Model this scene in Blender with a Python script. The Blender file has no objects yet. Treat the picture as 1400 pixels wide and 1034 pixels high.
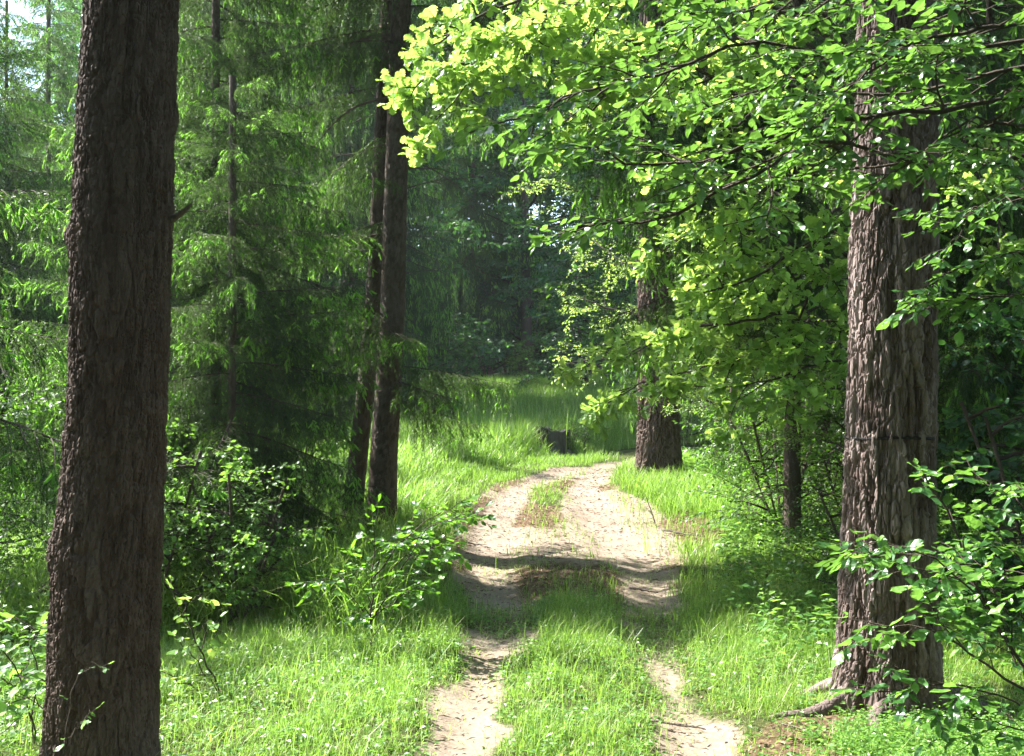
import bpy, math, random
import numpy as np
from mathutils import Vector

random.seed(11)
RG = np.random.default_rng(11)
PI = math.pi
scene = bpy.context.scene
COL = scene.collection

# ------------------------------------------------------------------ camera model
F_PX, HORIZ, CAM_Z = 1690.0, 545.0, 1.6


def at(px, py, Y):
    """world point seen at a photo pixel, at depth Y metres"""
    return np.array(((px - 700.0) / F_PX * Y, Y, CAM_Z + (HORIZ - py) / F_PX * Y))


def pathpts(*p):
    return np.array([at(*q) for q in p])


# ------------------------------------------------------------------ numpy noise
def _h(ix, iy, iz, seed=0):
    n = (ix.astype(np.int64) * 374761393 + iy.astype(np.int64) * 668265263 + iz.astype(np.int64) * 2147483647 + seed * 1274126177) & 0xFFFFFFFF
    n = ((n ^ (n >> 13)) * 1274126177) & 0xFFFFFFFF
    n = (n ^ (n >> 16)) & 0xFFFFFFFF
    return n / 4294967295.0


def vnoise(x, y, z=None, seed=0):
    x = np.asarray(x, float)
    y = np.asarray(y, float)
    z = np.zeros_like(x) if z is None else np.asarray(z, float)
    ix, iy, iz = np.floor(x), np.floor(y), np.floor(z)
    fx, fy, fz = x - ix, y - iy, z - iz
    fx, fy, fz = fx * fx * (3 - 2 * fx), fy * fy * (3 - 2 * fy), fz * fz * (3 - 2 * fz)
    r = 0
    for a in (0, 1):
        for b in (0, 1):
            for c in (0, 1):
                w = (fx if a else 1 - fx) * (fy if b else 1 - fy) * (fz if c else 1 - fz)
                r = r + w * _h(ix + a, iy + b, iz + c, seed)
    return r * 2 - 1


def fbm(x, y, z=None, oct=4, seed=0):
    r, a, f = 0, .5, 1.0
    for k in range(oct):
        r = r + a * vnoise(np.asarray(x) * f, np.asarray(y) * f, None if z is None else np.asarray(z) * f, seed + k)
        a *= .5
        f *= 2.03
    return r


def sstep(a, b, x):
    t = np.clip((x - a) / (b - a), 0, 1)
    return t * t * (3 - 2 * t)


# ------------------------------------------------------------------ mesh builder
class Geo:
    def __init__(s):
        s.v, s.f3, s.f4, s.m3, s.m4, s.t, s.fr = [], [], [], [], [], [], []
        s.n = 0

    def add(s, V, F3=None, F4=None, tint=.5, fresh=0., m=0):
        V = np.asarray(V, np.float32).reshape(-1, 3)
        k = len(V)
        s.v.append(V)
        if F3 is not None and len(F3):
            F = np.asarray(F3, np.int64).reshape(-1, 3) + s.n
            s.f3.append(F)
            s.m3.append(np.full(len(F), m, np.int32))
        if F4 is not None and len(F4):
            F = np.asarray(F4, np.int64).reshape(-1, 4) + s.n
            s.f4.append(F)
            s.m4.append(np.full(len(F), m, np.int32))
        s.t.append(np.broadcast_to(np.asarray(tint, np.float32), (k,)))
        s.fr.append(np.broadcast_to(np.asarray(fresh, np.float32), (k,)))
        s.n += k

    def mesh(s, name, mats, smooth=False):
        me = bpy.data.meshes.new(name)
        V = np.concatenate(s.v)
        f3 = np.concatenate(s.f3) if s.f3 else np.zeros((0, 3), np.int64)
        f4 = np.concatenate(s.f4) if s.f4 else np.zeros((0, 4), np.int64)
        me.vertices.add(len(V))
        me.vertices.foreach_set('co', V.ravel())
        me.loops.add(f3.size + f4.size)
        me.loops.foreach_set('vertex_index', np.concatenate((f3.ravel(), f4.ravel())).astype(np.int32))
        nf = len(f3) + len(f4)
        me.polygons.add(nf)
        st = np.concatenate((np.arange(len(f3)) * 3, f3.size + np.arange(len(f4)) * 4)).astype(np.int32)
        me.polygons.foreach_set('loop_start', st)
        mi = np.concatenate(s.m3 + s.m4) if (s.m3 or s.m4) else np.zeros(0, np.int32)
        me.polygons.foreach_set('material_index', mi.astype(np.int32))
        me.polygons.foreach_set('use_smooth', np.full(nf, smooth))
        for nm, arr in (('tint', s.t), ('fresh', s.fr)):
            a = me.attributes.new(nm, 'FLOAT', 'POINT')
            a.data.foreach_set('value', np.concatenate(arr).astype(np.float32))
        for m in (mats if isinstance(mats, (list, tuple)) else [mats]):
            me.materials.append(m)
        me.update(calc_edges=True)
        me.validate()
        return me

    def build(s, name, mats, parent=None, smooth=False, loc=None):
        o = bpy.data.objects.new(name, s.mesh(name, mats, smooth))
        COL.objects.link(o)
        if parent is not None:
            o.parent = parent
        if loc is not None:
            o.location = loc
        return o


def unit(v):
    v = np.asarray(v, float)
    n = np.linalg.norm(v, axis=-1, keepdims=True)
    return v / np.maximum(n, 1e-9)


def tube(g, pts, rad, sides=6, tint=.5, cap=False, m=0):
    pts = np.asarray(pts, float)
    n = len(pts)
    rad = np.broadcast_to(np.asarray(rad, float), (n,))
    T = unit(np.gradient(pts, axis=0))
    up = np.array((0, 0, 1.)) if abs(T[0][2]) < .9 else np.array((1., 0, 0))
    A = np.zeros_like(pts)
    a = unit(np.cross(T[0], up))
    for i in range(n):
        a = a - T[i] * np.dot(a, T[i])
        a = a / max(np.linalg.norm(a), 1e-9)
        A[i] = a
    B = np.cross(T, A)
    th = np.arange(sides) * 2 * PI / sides
    V = pts[:, None, :] + rad[:, None, None] * (np.cos(th)[None, :, None] * A[:, None, :] + np.sin(th)[None, :, None] * B[:, None, :])
    i = np.arange(n - 1)[:, None] * sides
    j = np.arange(sides)[None, :]
    k = (j + 1) % sides
    F4 = np.stack((i + j, i + k, i + sides + k, i + sides + j), -1).reshape(-1, 4)
    V = V.reshape(-1, 3)
    F3 = None
    if cap:
        V = np.concatenate((V, pts[-1:], pts[:1]))
        e = n * sides
        jj = np.arange(sides)
        kk = (jj + 1) % sides
        F3 = np.concatenate((np.stack(((n - 1) * sides + jj, (n - 1) * sides + kk, np.full(sides, e)), -1), np.stack((kk, jj, np.full(sides, e + 1)), -1)))
    g.add(V, F3, F4, tint=tint, m=m)


def smooth_path(P, n):
    """Catmull-Rom through control points"""
    P = np.asarray(P, float)
    Q = np.concatenate((2 * P[:1] - P[1:2], P, 2 * P[-1:] - P[-2:-1]))
    t = np.linspace(0, len(P) - 1 - 1e-6, n)
    i = t.astype(int)
    f = (t - i)[:, None]
    a, b, c, d = Q[i], Q[i + 1], Q[i + 2], Q[i + 3]
    return .5 * ((2 * b) + (c - a) * f + (2 * a - 5 * b + 4 * c - d) * f ** 2 + (3 * b - a - 3 * c + d) * f ** 3)


# ------------------------------------------------------------------ foliage sets
class Fol:
    """a set of leaf (or shoot) placements: position, frame (scaled), tint, fresh"""

    def __init__(s):
        s.P, s.R, s.t, s.f = [], [], [], []

    def put(s, P, D, N, size, tint, fresh=0., wide=1.):
        P = np.asarray(P, float).reshape(-1, 3)
        k = len(P)
        D = unit(np.asarray(D, float).reshape(-1, 3))
        N = np.asarray(N, float).reshape(-1, 3)
        S = unit(np.cross(N, D))
        N = np.cross(D, S)
        size = np.broadcast_to(np.asarray(size, float), (k,))[:, None]
        s.P.append(P)
        s.R.append(np.stack((D * size, S * size * wide, N * size), -1))
        s.t.append(np.broadcast_to(np.asarray(tint, float), (k,)))
        s.f.append(np.broadcast_to(np.asarray(fresh, float), (k,)))

    def arr(s):
        if len(s.P) != 1:
            s.P, s.R, s.t, s.f = [np.concatenate(s.P)], [np.concatenate(s.R)], [np.concatenate(s.t)], [np.concatenate(s.f)]
        return s.P[0], s.R[0], s.t[0], s.f[0]

    def placed(s, M, p, dt=0.):
        """the same set moved by matrix M and offset p"""
        P, R, t, f = s.arr()
        o = Fol()
        o.P, o.R, o.t, o.f = [P @ M.T + p], [np.einsum('ij,njk->nik', M, R)], [t + dt], [f]
        return o

    def join(s, o):
        s.P += o.P
        s.R += o.R
        s.t += o.t
        s.f += o.f

    def to(s, g, tmpl, m=0):
        if isinstance(tmpl, list):
            P, R, t, f = s.arr()
            for k, tm in enumerate(tmpl):
                o = Fol()
                o.P, o.R, o.t, o.f = [P[k::len(tmpl)]], [R[k::len(tmpl)]], [t[k::len(tmpl)]], [f[k::len(tmpl)]]
                o.to(g, tm, m)
            return
        V, F3 = tmpl
        P, R, t, f = s.arr()
        n, k = len(P), len(V)
        W = np.einsum('nij,kj->nki', R, V) + P[:, None, :]
        F = (F3[None] + (np.arange(n) * k)[:, None, None]).reshape(-1, 3)
        g.add(W.reshape(-1, 3), F, None, tint=np.repeat(t, k), fresh=np.repeat(f, k), m=m)


def leaf_outline(xs, ws, mid_dip=.07, curl=.10):
    """leaf along +x folded on its midrib: xs stations, ws half widths"""
    V = []
    for x, w in zip(xs, ws):
        z = -curl * x * x
        V.append((x, 0, z - mid_dip * min(w * 4, 1)))
        V.append((x, w, z + .05 * math.sin(9 * x)))
        V.append((x, -w, z + .05 * math.cos(8 * x) - .02))
    F = []
    for i in range(len(xs) - 1):
        a, b = 3 * i, 3 * i + 3
        F += [(a, b, b + 1), (a, b + 1, a + 1), (a, a + 2, b + 2), (a, b + 2, b)]
    return np.array(V, float), np.array(F)


BEECH = [leaf_outline((0, .1, .28, .5, .72, .9, 1.0), (.005, .12 * q, .25 * q, .29 * q, .22 * q, .09, 0.003), .07 * f, c) for q, f, c in ((1, 1, .10), (.86, 1.8, .24), (1.08, .4, -.06))]
OAK = [leaf_outline((0, .1, .2, .3, .38, .5, .58, .7, .78, .9, .96, 1.0), (.01, .05, .15 * q, .11 * q, .24 * q, .15 * q, .33 * q, .2 * q, .33 * q, .2, .16, .01), .05 * f, c) for q, f, c in ((1, 1, .16), (.85, 2, .34), (1.1, .3, 0))]
ROUND = [leaf_outline((0, .2, .5, .8, 1.0), (.01, .26 * q, .34 * q, .22 * q, .004), .07 * f, c) for q, f, c in ((1, 1, .1), (.85, 1.9, .25), (1.1, .4, -.05))]
SIMPLE = (np.array([(0, 0, 0), (.45, .3, .06), (1, 0, -.1), (.45, -.3, .06), (.5, 0, -.03)]), np.array([(0, 4, 1), (1, 4, 2), (0, 3, 4), (3, 2, 4)]))
FLAT2 = (np.array([(0, 0, 0), (.5, .32, .05), (1, 0, -.1), (.5, -.32, .05)]), np.array([(0, 2, 1), (0, 3, 2)]))


def shoot_template(n, nl, w, seed):
    r = np.random.default_rng(seed)
    V, F = [], []
    for k in range(n):
        x = (k + .3) / n
        ph = k * 2.4 + r.uniform(-.3, .3)
        out = np.array((0, math.cos(ph), math.sin(ph)))
        d = unit(np.array((.75, 0, 0)) + out * .75)
        s = unit(np.cross(d, out) + .35 * r.normal(size=3))
        b = np.array((x, 0, 0))
        V += [b - s * w, b + s * w, b + d * nl * (1.1 - .35 * x)]
        F.append((3 * k, 3 * k + 1, 3 * k + 2))
    V += [(0, -.028, 0), (0, .028, 0), (1, 0, 0)]
    F.append((3 * n, 3 * n + 1, 3 * n + 2))
    return np.array(V), np.array(F)


SHOOT = shoot_template(13, .38, .050, 3)


def finger_template():
    V, F = shoot_template(12, .30, .055, 9)
    k = len(V)
    ex = []
    for a in (0., 1.05, 2.1):
        c, q = math.cos(a), math.sin(a)
        ex += [(0, 0, 0), (.35, .12 * c, .12 * q), (.35, -.12 * c, -.12 * q), (.8, .10 * c, .10 * q - .02), (.8, -.10 * c, -.10 * q - .02), (1.05, 0, -.05)]
        F = np.concatenate((F, np.array([(0, 1, 2), (1, 3, 4), (1, 4, 2), (3, 5, 4)]) + k))
        k += 6
    return np.concatenate((V, ex)), F


FINGER = finger_template()
SHOOT_FAR = shoot_template(6, .55, .10, 4)


# ------------------------------------------------------------------ materials
def new_mat(name):
    m = bpy.data.materials.new(name)
    m.use_nodes = True
    nt = m.node_tree
    nt.nodes.clear()
    return m, nt, nt.nodes.new('ShaderNodeOutputMaterial')


def N(nt, typ, **kw):
    n = nt.nodes.new(typ)
    for k, v in kw.items():
        if k.startswith('i_'):
            n.inputs[k[2:].replace('_', ' ')].default_value = v
        else:
            setattr(n, k, v)
    return n


def ramp(nt, stops, fac=None):
    r = nt.nodes.new('ShaderNodeValToRGB')
    e = r.color_ramp.elements
    while len(e) < len(stops):
        e.new(.5)
    for k, (p, c) in enumerate(stops):
        e[k].position = p
        e[k].color = (*c, 1) if len(c) == 3 else c
    if fac is not None:
        nt.links.new(fac, r.inputs[0])
    return r


def mixc(nt, fac, a, b):
    n = nt.nodes.new('ShaderNodeMix')
    n.data_type = 'RGBA'
    for s, v in ((0, fac), (6, a), (7, b)):
        if hasattr(v, 'is_linked'):
            nt.links.new(v, n.inputs[s])
        else:
            n.inputs[s].default_value = v if s == 0 else (*v, 1)
    return n.outputs[2]


def leaf_mat(name, dark, light, fresh, trans_col, trans=.4, rough=.42, spec=.5, lo=.6, hi=1.):
    m, nt, out = new_mat(name)
    L = nt.links.new
    ta = N(nt, 'ShaderNodeAttribute', attribute_name='tint')
    fa = N(nt, 'ShaderNodeAttribute', attribute_name='fresh')
    oi = N(nt, 'ShaderNodeObjectInfo')
    ad = N(nt, 'ShaderNodeMath', operation='MULTIPLY_ADD')
    L(oi.outputs['Random'], ad.inputs[0])
    ad.inputs[1].default_value = .3
    L(ta.outputs['Fac'], ad.inputs[2])
    sb = N(nt, 'ShaderNodeMath', operation='SUBTRACT', use_clamp=True)
    L(ad.outputs[0], sb.inputs[0])
    sb.inputs[1].default_value = .15
    c1 = mixc(nt, sb.outputs[0], dark, light)
    c2 = mixc(nt, fa.outputs['Fac'], c1, fresh)
    tc = mixc(nt, sb.outputs[0], tuple(x * lo for x in trans_col), tuple(x * hi for x in trans_col))
    tc2 = mixc(nt, fa.outputs['Fac'], tc, tuple(min(1, x * 1.45) for x in trans_col))
    pb = N(nt, 'ShaderNodeBsdfPrincipled', i_Roughness=rough)
    pb.inputs['Specular IOR Level'].default_value = spec
    L(c2, pb.inputs['Base Color'])
    tr = N(nt, 'ShaderNodeBsdfTranslucent')
    L(tc2, tr.inputs['Color'])
    mx = N(nt, 'ShaderNodeMixShader')
    mx.inputs[0].default_value = trans
    L(pb.outputs[0], mx.inputs[1])
    L(tr.outputs[0], mx.inputs[2])
    L(mx.outputs[0], out.inputs['Surface'])
    return m


def bark_mat(name, a, b, c, scale=9., stretch=.22, bump=.6, lichen=None):
    m, nt, out = new_mat(name)
    L = nt.links.new
    tc = N(nt, 'ShaderNodeTexCoord')
    mp = N(nt, 'ShaderNodeMapping')
    mp.inputs['Scale'].default_value = (1, 1, stretch)
    L(tc.outputs['Object'], mp.inputs[0])
    n1 = N(nt, 'ShaderNodeTexNoise', i_Scale=scale, i_Detail=8., i_Roughness=.65)
    L(mp.outputs[0], n1.inputs['Vector'])
    n2 = N(nt, 'ShaderNodeTexNoise', i_Scale=scale * 6, i_Detail=6., i_Roughness=.7)
    L(mp.outputs[0], n2.inputs['Vector'])
    ta = N(nt, 'ShaderNodeAttribute', attribute_name='tint')
    r = ramp(nt, [(.3, a), (.52, b), (.75, c)], n1.outputs['Fac'])
    r2 = ramp(nt, [(.25, tuple(x * .6 for x in a)), (.6, b), (.9, c)], n2.outputs['Fac'])
    c1 = mixc(nt, .45, r.outputs[0], r2.outputs[0])
    dk = mixc(nt, ta.outputs['Fac'], tuple(x * .75 for x in a), tuple(min(1, x * 1.05) for x in c))
    c2 = mixc(nt, .35, c1, dk)
    if lichen:
        n3 = N(nt, 'ShaderNodeTexNoise', i_Scale=3.2, i_Detail=5.)
        L(tc.outputs['Object'], n3.inputs['Vector'])
        r3 = ramp(nt, [(.55, (0, 0, 0)), (.72, (.6, .6, .6))], n3.outputs['Fac'])
        c2 = mixc(nt, r3.outputs[0], c2, lichen)
    pb = N(nt, 'ShaderNodeBsdfPrincipled', i_Roughness=.85)
    pb.inputs['Specular IOR Level'].default_value = .25
    L(c2, pb.inputs['Base Color'])
    n4 = N(nt, 'ShaderNodeTexVoronoi', feature='DISTANCE_TO_EDGE', i_Scale=scale * 4.2)
    wv = N(nt, 'ShaderNodeMix', data_type='VECTOR')
    wv.inputs[0].default_value = .035
    L(mp.outputs[0], wv.inputs[4])
    L(n1.outputs['Color'], wv.inputs[5])
    L(wv.outputs[1], n4.inputs['Vector'])
    r4 = ramp(nt, [(0, (0, 0, 0)), (.12, (.7, .7, .7)), (.4, (1, 1, 1))], n4.outputs['Distance'])
    hs = N(nt, 'ShaderNodeMath', operation='MULTIPLY_ADD')
    L(r4.outputs[0], hs.inputs[0])
    hs.inputs[1].default_value = .8
    L(n2.outputs['Fac'], hs.inputs[2])
    bp = N(nt, 'ShaderNodeBump', i_Strength=bump, i_Distance=.014)
    L(hs.outputs[0], bp.inputs['Height'])
    L(bp.outputs[0], pb.inputs['Normal'])
    L(pb.outputs[0], out.inputs['Surface'])
    return m


M = {}
HAZE = .0004
M['pine_bark'] = bark_mat('pine bark', (.034, .018, .011), (.070, .042, .029), (.22, .165, .14), 7)
M['old_bark'] = bark_mat('old pine bark', (.028, .013, .008), (.064, .035, .024), (.52, .43, .41), 7)
M['spruce_bark'] = bark_mat('spruce bark', (.05, .034, .027), (.105, .075, .060), (.24, .19, .16), 16, .4, .8)
M['dead_wood'] = bark_mat('dead twig wood', (.05, .038, .03), (.12, .095, .075), (.26, .22, .18), 20)
M['twig'] = bark_mat('twig bark', (.03, .022, .015), (.06, .045, .03), (.10, .08, .06), 25)
M['stump'] = bark_mat('weathered stump wood', (.025, .023, .021), (.06, .056, .052), (.15, .14, .13), 10, .15)
M['sawn'] = bark_mat('sawn wood', (.22, .14, .08), (.36, .25, .15), (.5, .38, .25), 14, 1.)
M['wire'] = bark_mat('dark wire', (.01, .01, .01), (.015, .013, .012), (.03, .025, .02), 20)
M['needle'] = leaf_mat('spruce needles', (.009, .030, .016), (.026, .080, .032), (.25, .46, .085), (.33, .63, .085), .45, .42, .42, .13, .42)
M['beech'] = leaf_mat('beech leaf', (.018, .065, .016), (.05, .14, .028), (.12, .25, .045), (.21, .44, .06), .33, .33, .5)
M['oak'] = leaf_mat('oak leaf', (.055, .15, .025), (.15, .28, .055), (.23, .38, .08), (.47, .70, .12), .46, .40, .5)
M['broad'] = leaf_mat('broad leaf', (.018, .06, .014), (.055, .14, .025), (.12, .25, .03), (.20, .45, .03), .38, .42, .45)
M['broad_cool'] = leaf_mat('cool broad leaf', (.018, .062, .030), (.05, .13, .055), (.09, .2, .05), (.12, .32, .05), .34, .45, .45)
M['grass'] = leaf_mat('grass blade', (.065, .15, .02), (.18, .315, .045), (.44, .44, .19), (.33, .57, .07), .42, .42, .4)
M['herb'] = leaf_mat('herb leaf', (.04, .115, .025), (.10, .225, .045), (.20, .34, .07), (.28, .54, .07), .40, .42, .45)


def ground_mat():
    m, nt, out = new_mat('forest floor')
    L = nt.links.new
    tc = N(nt, 'ShaderNodeTexCoord')
    da = N(nt, 'ShaderNodeAttribute', attribute_name='tint')      # sand
    la = N(nt, 'ShaderNodeAttribute', attribute_name='fresh')     # litter
    n1 = N(nt, 'ShaderNodeTexNoise', i_Scale=2.5, i_Detail=8., i_Roughness=.65)
    n2 = N(nt, 'ShaderNodeTexNoise', i_Scale=38., i_Detail=6., i_Roughness=.7)
    n3 = N(nt, 'ShaderNodeTexNoise', i_Scale=240., i_Detail=3., i_Roughness=.6)
    for n in (n1, n2, n3):
        L(tc.outputs['Object'], n.inputs['Vector'])
    sand = ramp(nt, [(.25, (.20, .150, .108)), (.5, (.325, .26, .20)), (.75, (.43, .36, .295))], n1.outputs['Fac'])
    grit = ramp(nt, [(.32, (.085, .058, .038)), (.5, (.29, .225, .17)), (.7, (.46, .385, .315))], n2.outputs['Fac'])
    s1 = mixc(nt, .4, sand.outputs[0], grit.outputs[0])
    lit = ramp(nt, [(.3, (.055, .035, .022)), (.5, (.14, .09, .055)), (.68, (.30, .21, .13))], n2.outputs['Fac'])
    moss = ramp(nt, [(.3, (.028, .034, .014)), (.55, (.07, .085, .024)), (.75, (.12, .10, .05))], n2.outputs['Fac'])
    # break the zone edges with the fine noise
    j = N(nt, 'ShaderNodeMath', operation='MULTIPLY_ADD')
    L(n2.outputs['Fac'], j.inputs[0])
    j.inputs[1].default_value = .9
    L(da.outputs['Fac'], j.inputs[2])
    ds = N(nt, 'ShaderNodeMapRange', clamp=True)
    ds.inputs[1].default_value = .75
    ds.inputs[2].default_value = 1.15
    L(j.outputs[0], ds.inputs[0])
    k = N(nt, 'ShaderNodeMath', operation='MULTIPLY_ADD')
    L(n2.outputs['Fac'], k.inputs[0])
    k.inputs[1].default_value = 1.1
    L(la.outputs['Fac'], k.inputs[2])
    ls = N(nt, 'ShaderNodeMapRange', clamp=True)
    ls.inputs[1].default_value = .85
    ls.inputs[2].default_value = 1.2
    L(k.outputs[0], ls.inputs[0])
    c = mixc(nt, ds.outputs[0], moss.outputs[0], s1)
    c = mixc(nt, ls.outputs[0], c, lit.outputs[0])
    pb = N(nt, 'ShaderNodeBsdfPrincipled', i_Roughness=.95)
    pb.inputs['Specular IOR Level'].default_value = .1
    L(c, pb.inputs['Base Color'])
    ad = N(nt, 'ShaderNodeMath', operation='ADD')
    L(n2.outputs['Fac'], ad.inputs[0])
    L(n3.outputs['Fac'], ad.inputs[1])
    bp = N(nt, 'ShaderNodeBump', i_Strength=.8, i_Distance=.02)
    L(ad.outputs[0], bp.inputs['Height'])
    L(bp.outputs[0], pb.inputs['Normal'])
    L(pb.outputs[0], out.inputs['Surface'])
    return m


M['ground'] = ground_mat()

m, nt, out = new_mat('dry litter')
ta = N(nt, 'ShaderNodeAttribute', attribute_name='tint')
r = ramp(nt, [(0, (.05, .03, .018)), (.5, (.16, .10, .06)), (.85, (.34, .26, .17)), (1, (.5, .43, .33))], ta.outputs['Fac'])
pb = N(nt, 'ShaderNodeBsdfPrincipled', i_Roughness=.8)
nt.links.new(r.outputs[0], pb.inputs['Base Color'])
nt.links.new(pb.outputs[0], out.inputs['Surface'])
M['litter'] = m


# ------------------------------------------------------------------ things, copies
def tag(o, label=None, cat=None, group=None, kind=None):
    for k, v in (('label', label), ('category', cat), ('group', group), ('kind', kind)):
        if v:
            o[k] = v
    return o


def thing(name, label, cat, loc=(0, 0, 0), rz=0., group=None):
    o = bpy.data.objects.new(name, None)
    o.empty_display_size = .2
    COL.objects.link(o)
    o.location = tuple(float(x) for x in loc)
    o.rotation_euler = (0, 0, rz)
    return tag(o, label, cat, group)


def dup(o, parent=None):
    c = o.copy()
    COL.objects.link(c)
    if parent is not None:
        c.parent = parent
    for ch in [x for x in bpy.data.objects if x.parent is o]:
        dup(ch, c)
    return c


# ------------------------------------------------------------------ terrain
RUT_L = np.array([(-.38, 3.0, .24), (-.27, 5.5, .19), (-.15, 7.6, .16), (-.08, 9, .27), (-.2, 10.9, .30), (-.22, 13.6, .32), (.10, 16.6, .27), (.85, 18.8, .28), (1.65, 20.2, .36), (3, 21.5, .5), (6, 23, .6), (14, 26, .7)])
RUT_R = np.array([(.82, 3.0, .26), (.86, 5.5, .22), (.93, 7.6, .14), (1.02, 9, .24), (1.17, 10.9, .26), (1.0, 13.6, .3), (.95, 16.6, .26), (1.35, 18.6, .40), (2.3, 20.2, .4)])


def rut_d(x, y, P):
    best = np.full(np.shape(x), 1e9)
    for (ax, ay, aw), (bx, by, bw) in zip(P[:-1], P[1:]):
        dx, dy = bx - ax, by - ay
        t = np.clip(((x - ax) * dx + (y - ay) * dy) / (dx * dx + dy * dy), 0, 1)
        d = np.hypot(x - ax - t * dx, y - ay - t * dy) - (aw + t * (bw - aw))
        best = np.minimum(best, d)
    return best


_py = np.array([-400, 0, 7, 9, 10.5, 12, 14, 17, 21, 25, 30, 37, 45, 60, 80, 120, 400.])
_pz = np.array([0, 0, 0, 0, .03, .10, .27, .46, .57, .68, .95, 1.45, 1.95, 2.6, 3.3, 9., 26.])
_fy = np.linspace(-400, 400, 16001)
_fz = np.convolve(np.interp(_fy, _py, _pz), np.ones(31) / 31, 'same')


def ground_z(x, y, detail=True):
    x, y = np.asarray(x, float), np.asarray(y, float)
    z = np.interp(y, _fy, _fz)
    z = z - .22 * sstep(-1.3, -2.8, x) * sstep(6.5, 9, y) * sstep(22, 15, y)
    z = z + .06 * sstep(1.7, 2.6, x) * sstep(8, 12, y)
    dl, dr = rut_d(x, y, RUT_L), rut_d(x, y, RUT_R)
    near = sstep(26, 20, y)
    z = z - near * (.05 * sstep(.12, -.2, dl) + .05 * sstep(.12, -.2, dr))
    z = z + .05 * fbm(x * .8, y * .8, oct=3, seed=5) + .05 * np.exp(-((x - 1.95) ** 2 + (y - 6.3) ** 2) / .5)
    if detail:
        z = z + .018 * fbm(x * 5, y * 5, oct=3, seed=9) * np.clip(1.4 - y / 40, 0, 1)
        # small washed steps across the shaded ruts
        z = z + .016 * np.sin(y * 7 + 2 * vnoise(x * 1.3, y * .6, seed=3)) * sstep(8, 9.2, y) * sstep(13.5, 11, y) * sstep(2, 1.2, np.abs(x - .4))
    return z


def gz(x, y):
    return float(ground_z(np.array([x]), np.array([y]))[0])


def zones(x, y):
    """sand and litter masks, 0..1"""
    nz = fbm(x * 2.2, y * 2.2, oct=4, seed=21)
    n2 = fbm(x * .9, y * .9, oct=3, seed=31)
    d = np.minimum(rut_d(x, y, RUT_L), rut_d(x, y, RUT_R)) + nz * .16
    pat = fbm(x * 1.7 + 5, y * 1.1, oct=3, seed=41)
    sand = sstep(.10, -.10, d) * np.maximum(sstep(8.5, 10, y), np.clip(.80 + .9 * pat + .4 * sstep(6.8, 5.6, y), .45, 1))
    # the whole width is worn bare between ten and nineteen metres
    wl = np.interp(y, [9, 10.5, 12, 13.6, 15.5, 17, 18.6, 20], [.1, -.55, -.62, -.72, -.5, -.2, .5, 1.3])
    wr = np.interp(y, [9, 10.5, 12, 13.6, 15.5, 17, 18.6, 20], [.8, 1.5, 1.72, 1.85, 1.55, 1.3, 1.6, 2.0])
    inside = sstep(-.12, .15, np.minimum(x - wl, wr - x) + nz * .2) * sstep(9.2, 10.2, y) * sstep(20, 19, y)
    island = np.exp(-(((x - .42) / .26) ** 2 + ((y - 15.6) / 1.5) ** 2)) + np.exp(-(((x - .55) / .28) ** 2 + ((y - 9.6) / 1.3) ** 2))
    worn = inside * sstep(.75, .3, island + .5 * nz)
    sand = np.maximum(sand, worn * .85)
    # litter: needle and twig debris
    pine = np.exp(-(((x - 1.65) / .62) ** 2 + ((y - 5.75) / .55) ** 2))
    sh = np.exp(-(((x - 1.95) / .42) ** 2 + ((y - 13.3) / 1.2) ** 2))
    mid = inside * sstep(-.25, .3, n2 + .7 * nz) * .75 * sstep(.25, .9, np.minimum(np.abs(x - np.interp(y, RUT_L[:, 1], RUT_L[:, 0])), np.abs(x - np.interp(y, RUT_R[:, 1], RUT_R[:, 0]))) * 3)
    lit = np.clip(np.maximum(np.maximum(sstep(.3, .75, pine + .4 * nz), sstep(.35, .75, sh + .4 * nz)), mid), 0, 1)
    sand = np.maximum(sand, .6 * sstep(.5, .95, pine + .3 * nz))
    return sand, lit


def axis(lo, hi, step, far, grow=1.13):
    c = list(np.arange(lo, hi + step / 2, step))
    s = step
    a, b = [], []
    x = lo
    while x > -far:
        s *= grow
        x -= s
        a.append(x)
    s, x = step, hi
    while x < far:
        s *= grow
        x += s
        b.append(x)
    return np.array(a[::-1] + c + b)


gx, gy = axis(-3.2, 3.6, .036, 220), axis(3.2, 24, .042, 260)
GX, GY = np.meshgrid(gx, gy)
GZ = ground_z(GX, GY)
sand, lit = zones(GX, GY)
nx, ny = len(gx), len(gy)
idx = np.arange(nx * ny).reshape(ny, nx)
Q = np.stack((idx[:-1, :-1], idx[:-1, 1:], idx[1:, 1:], idx[1:, :-1]), -1).reshape(-1, 4)
V = np.stack((GX, GY, GZ), -1).reshape(-1, 3)
sf, lf = sand.ravel(), lit.ravel()
is_path = (sf[Q].mean(1) > .5) & (GX.ravel()[Q].mean(1) < 14)
for nm, sel in (('ground', ~is_path), ('path', is_path)):
    q = Q[sel]
    used, inv = np.unique(q, return_inverse=True)
    g = Geo()
    g.add(V[used], None, inv.reshape(-1, 4), tint=sf[used], fresh=lf[used])
    tag(g.build(nm, M['ground'], smooth=True), kind='structure')


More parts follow.
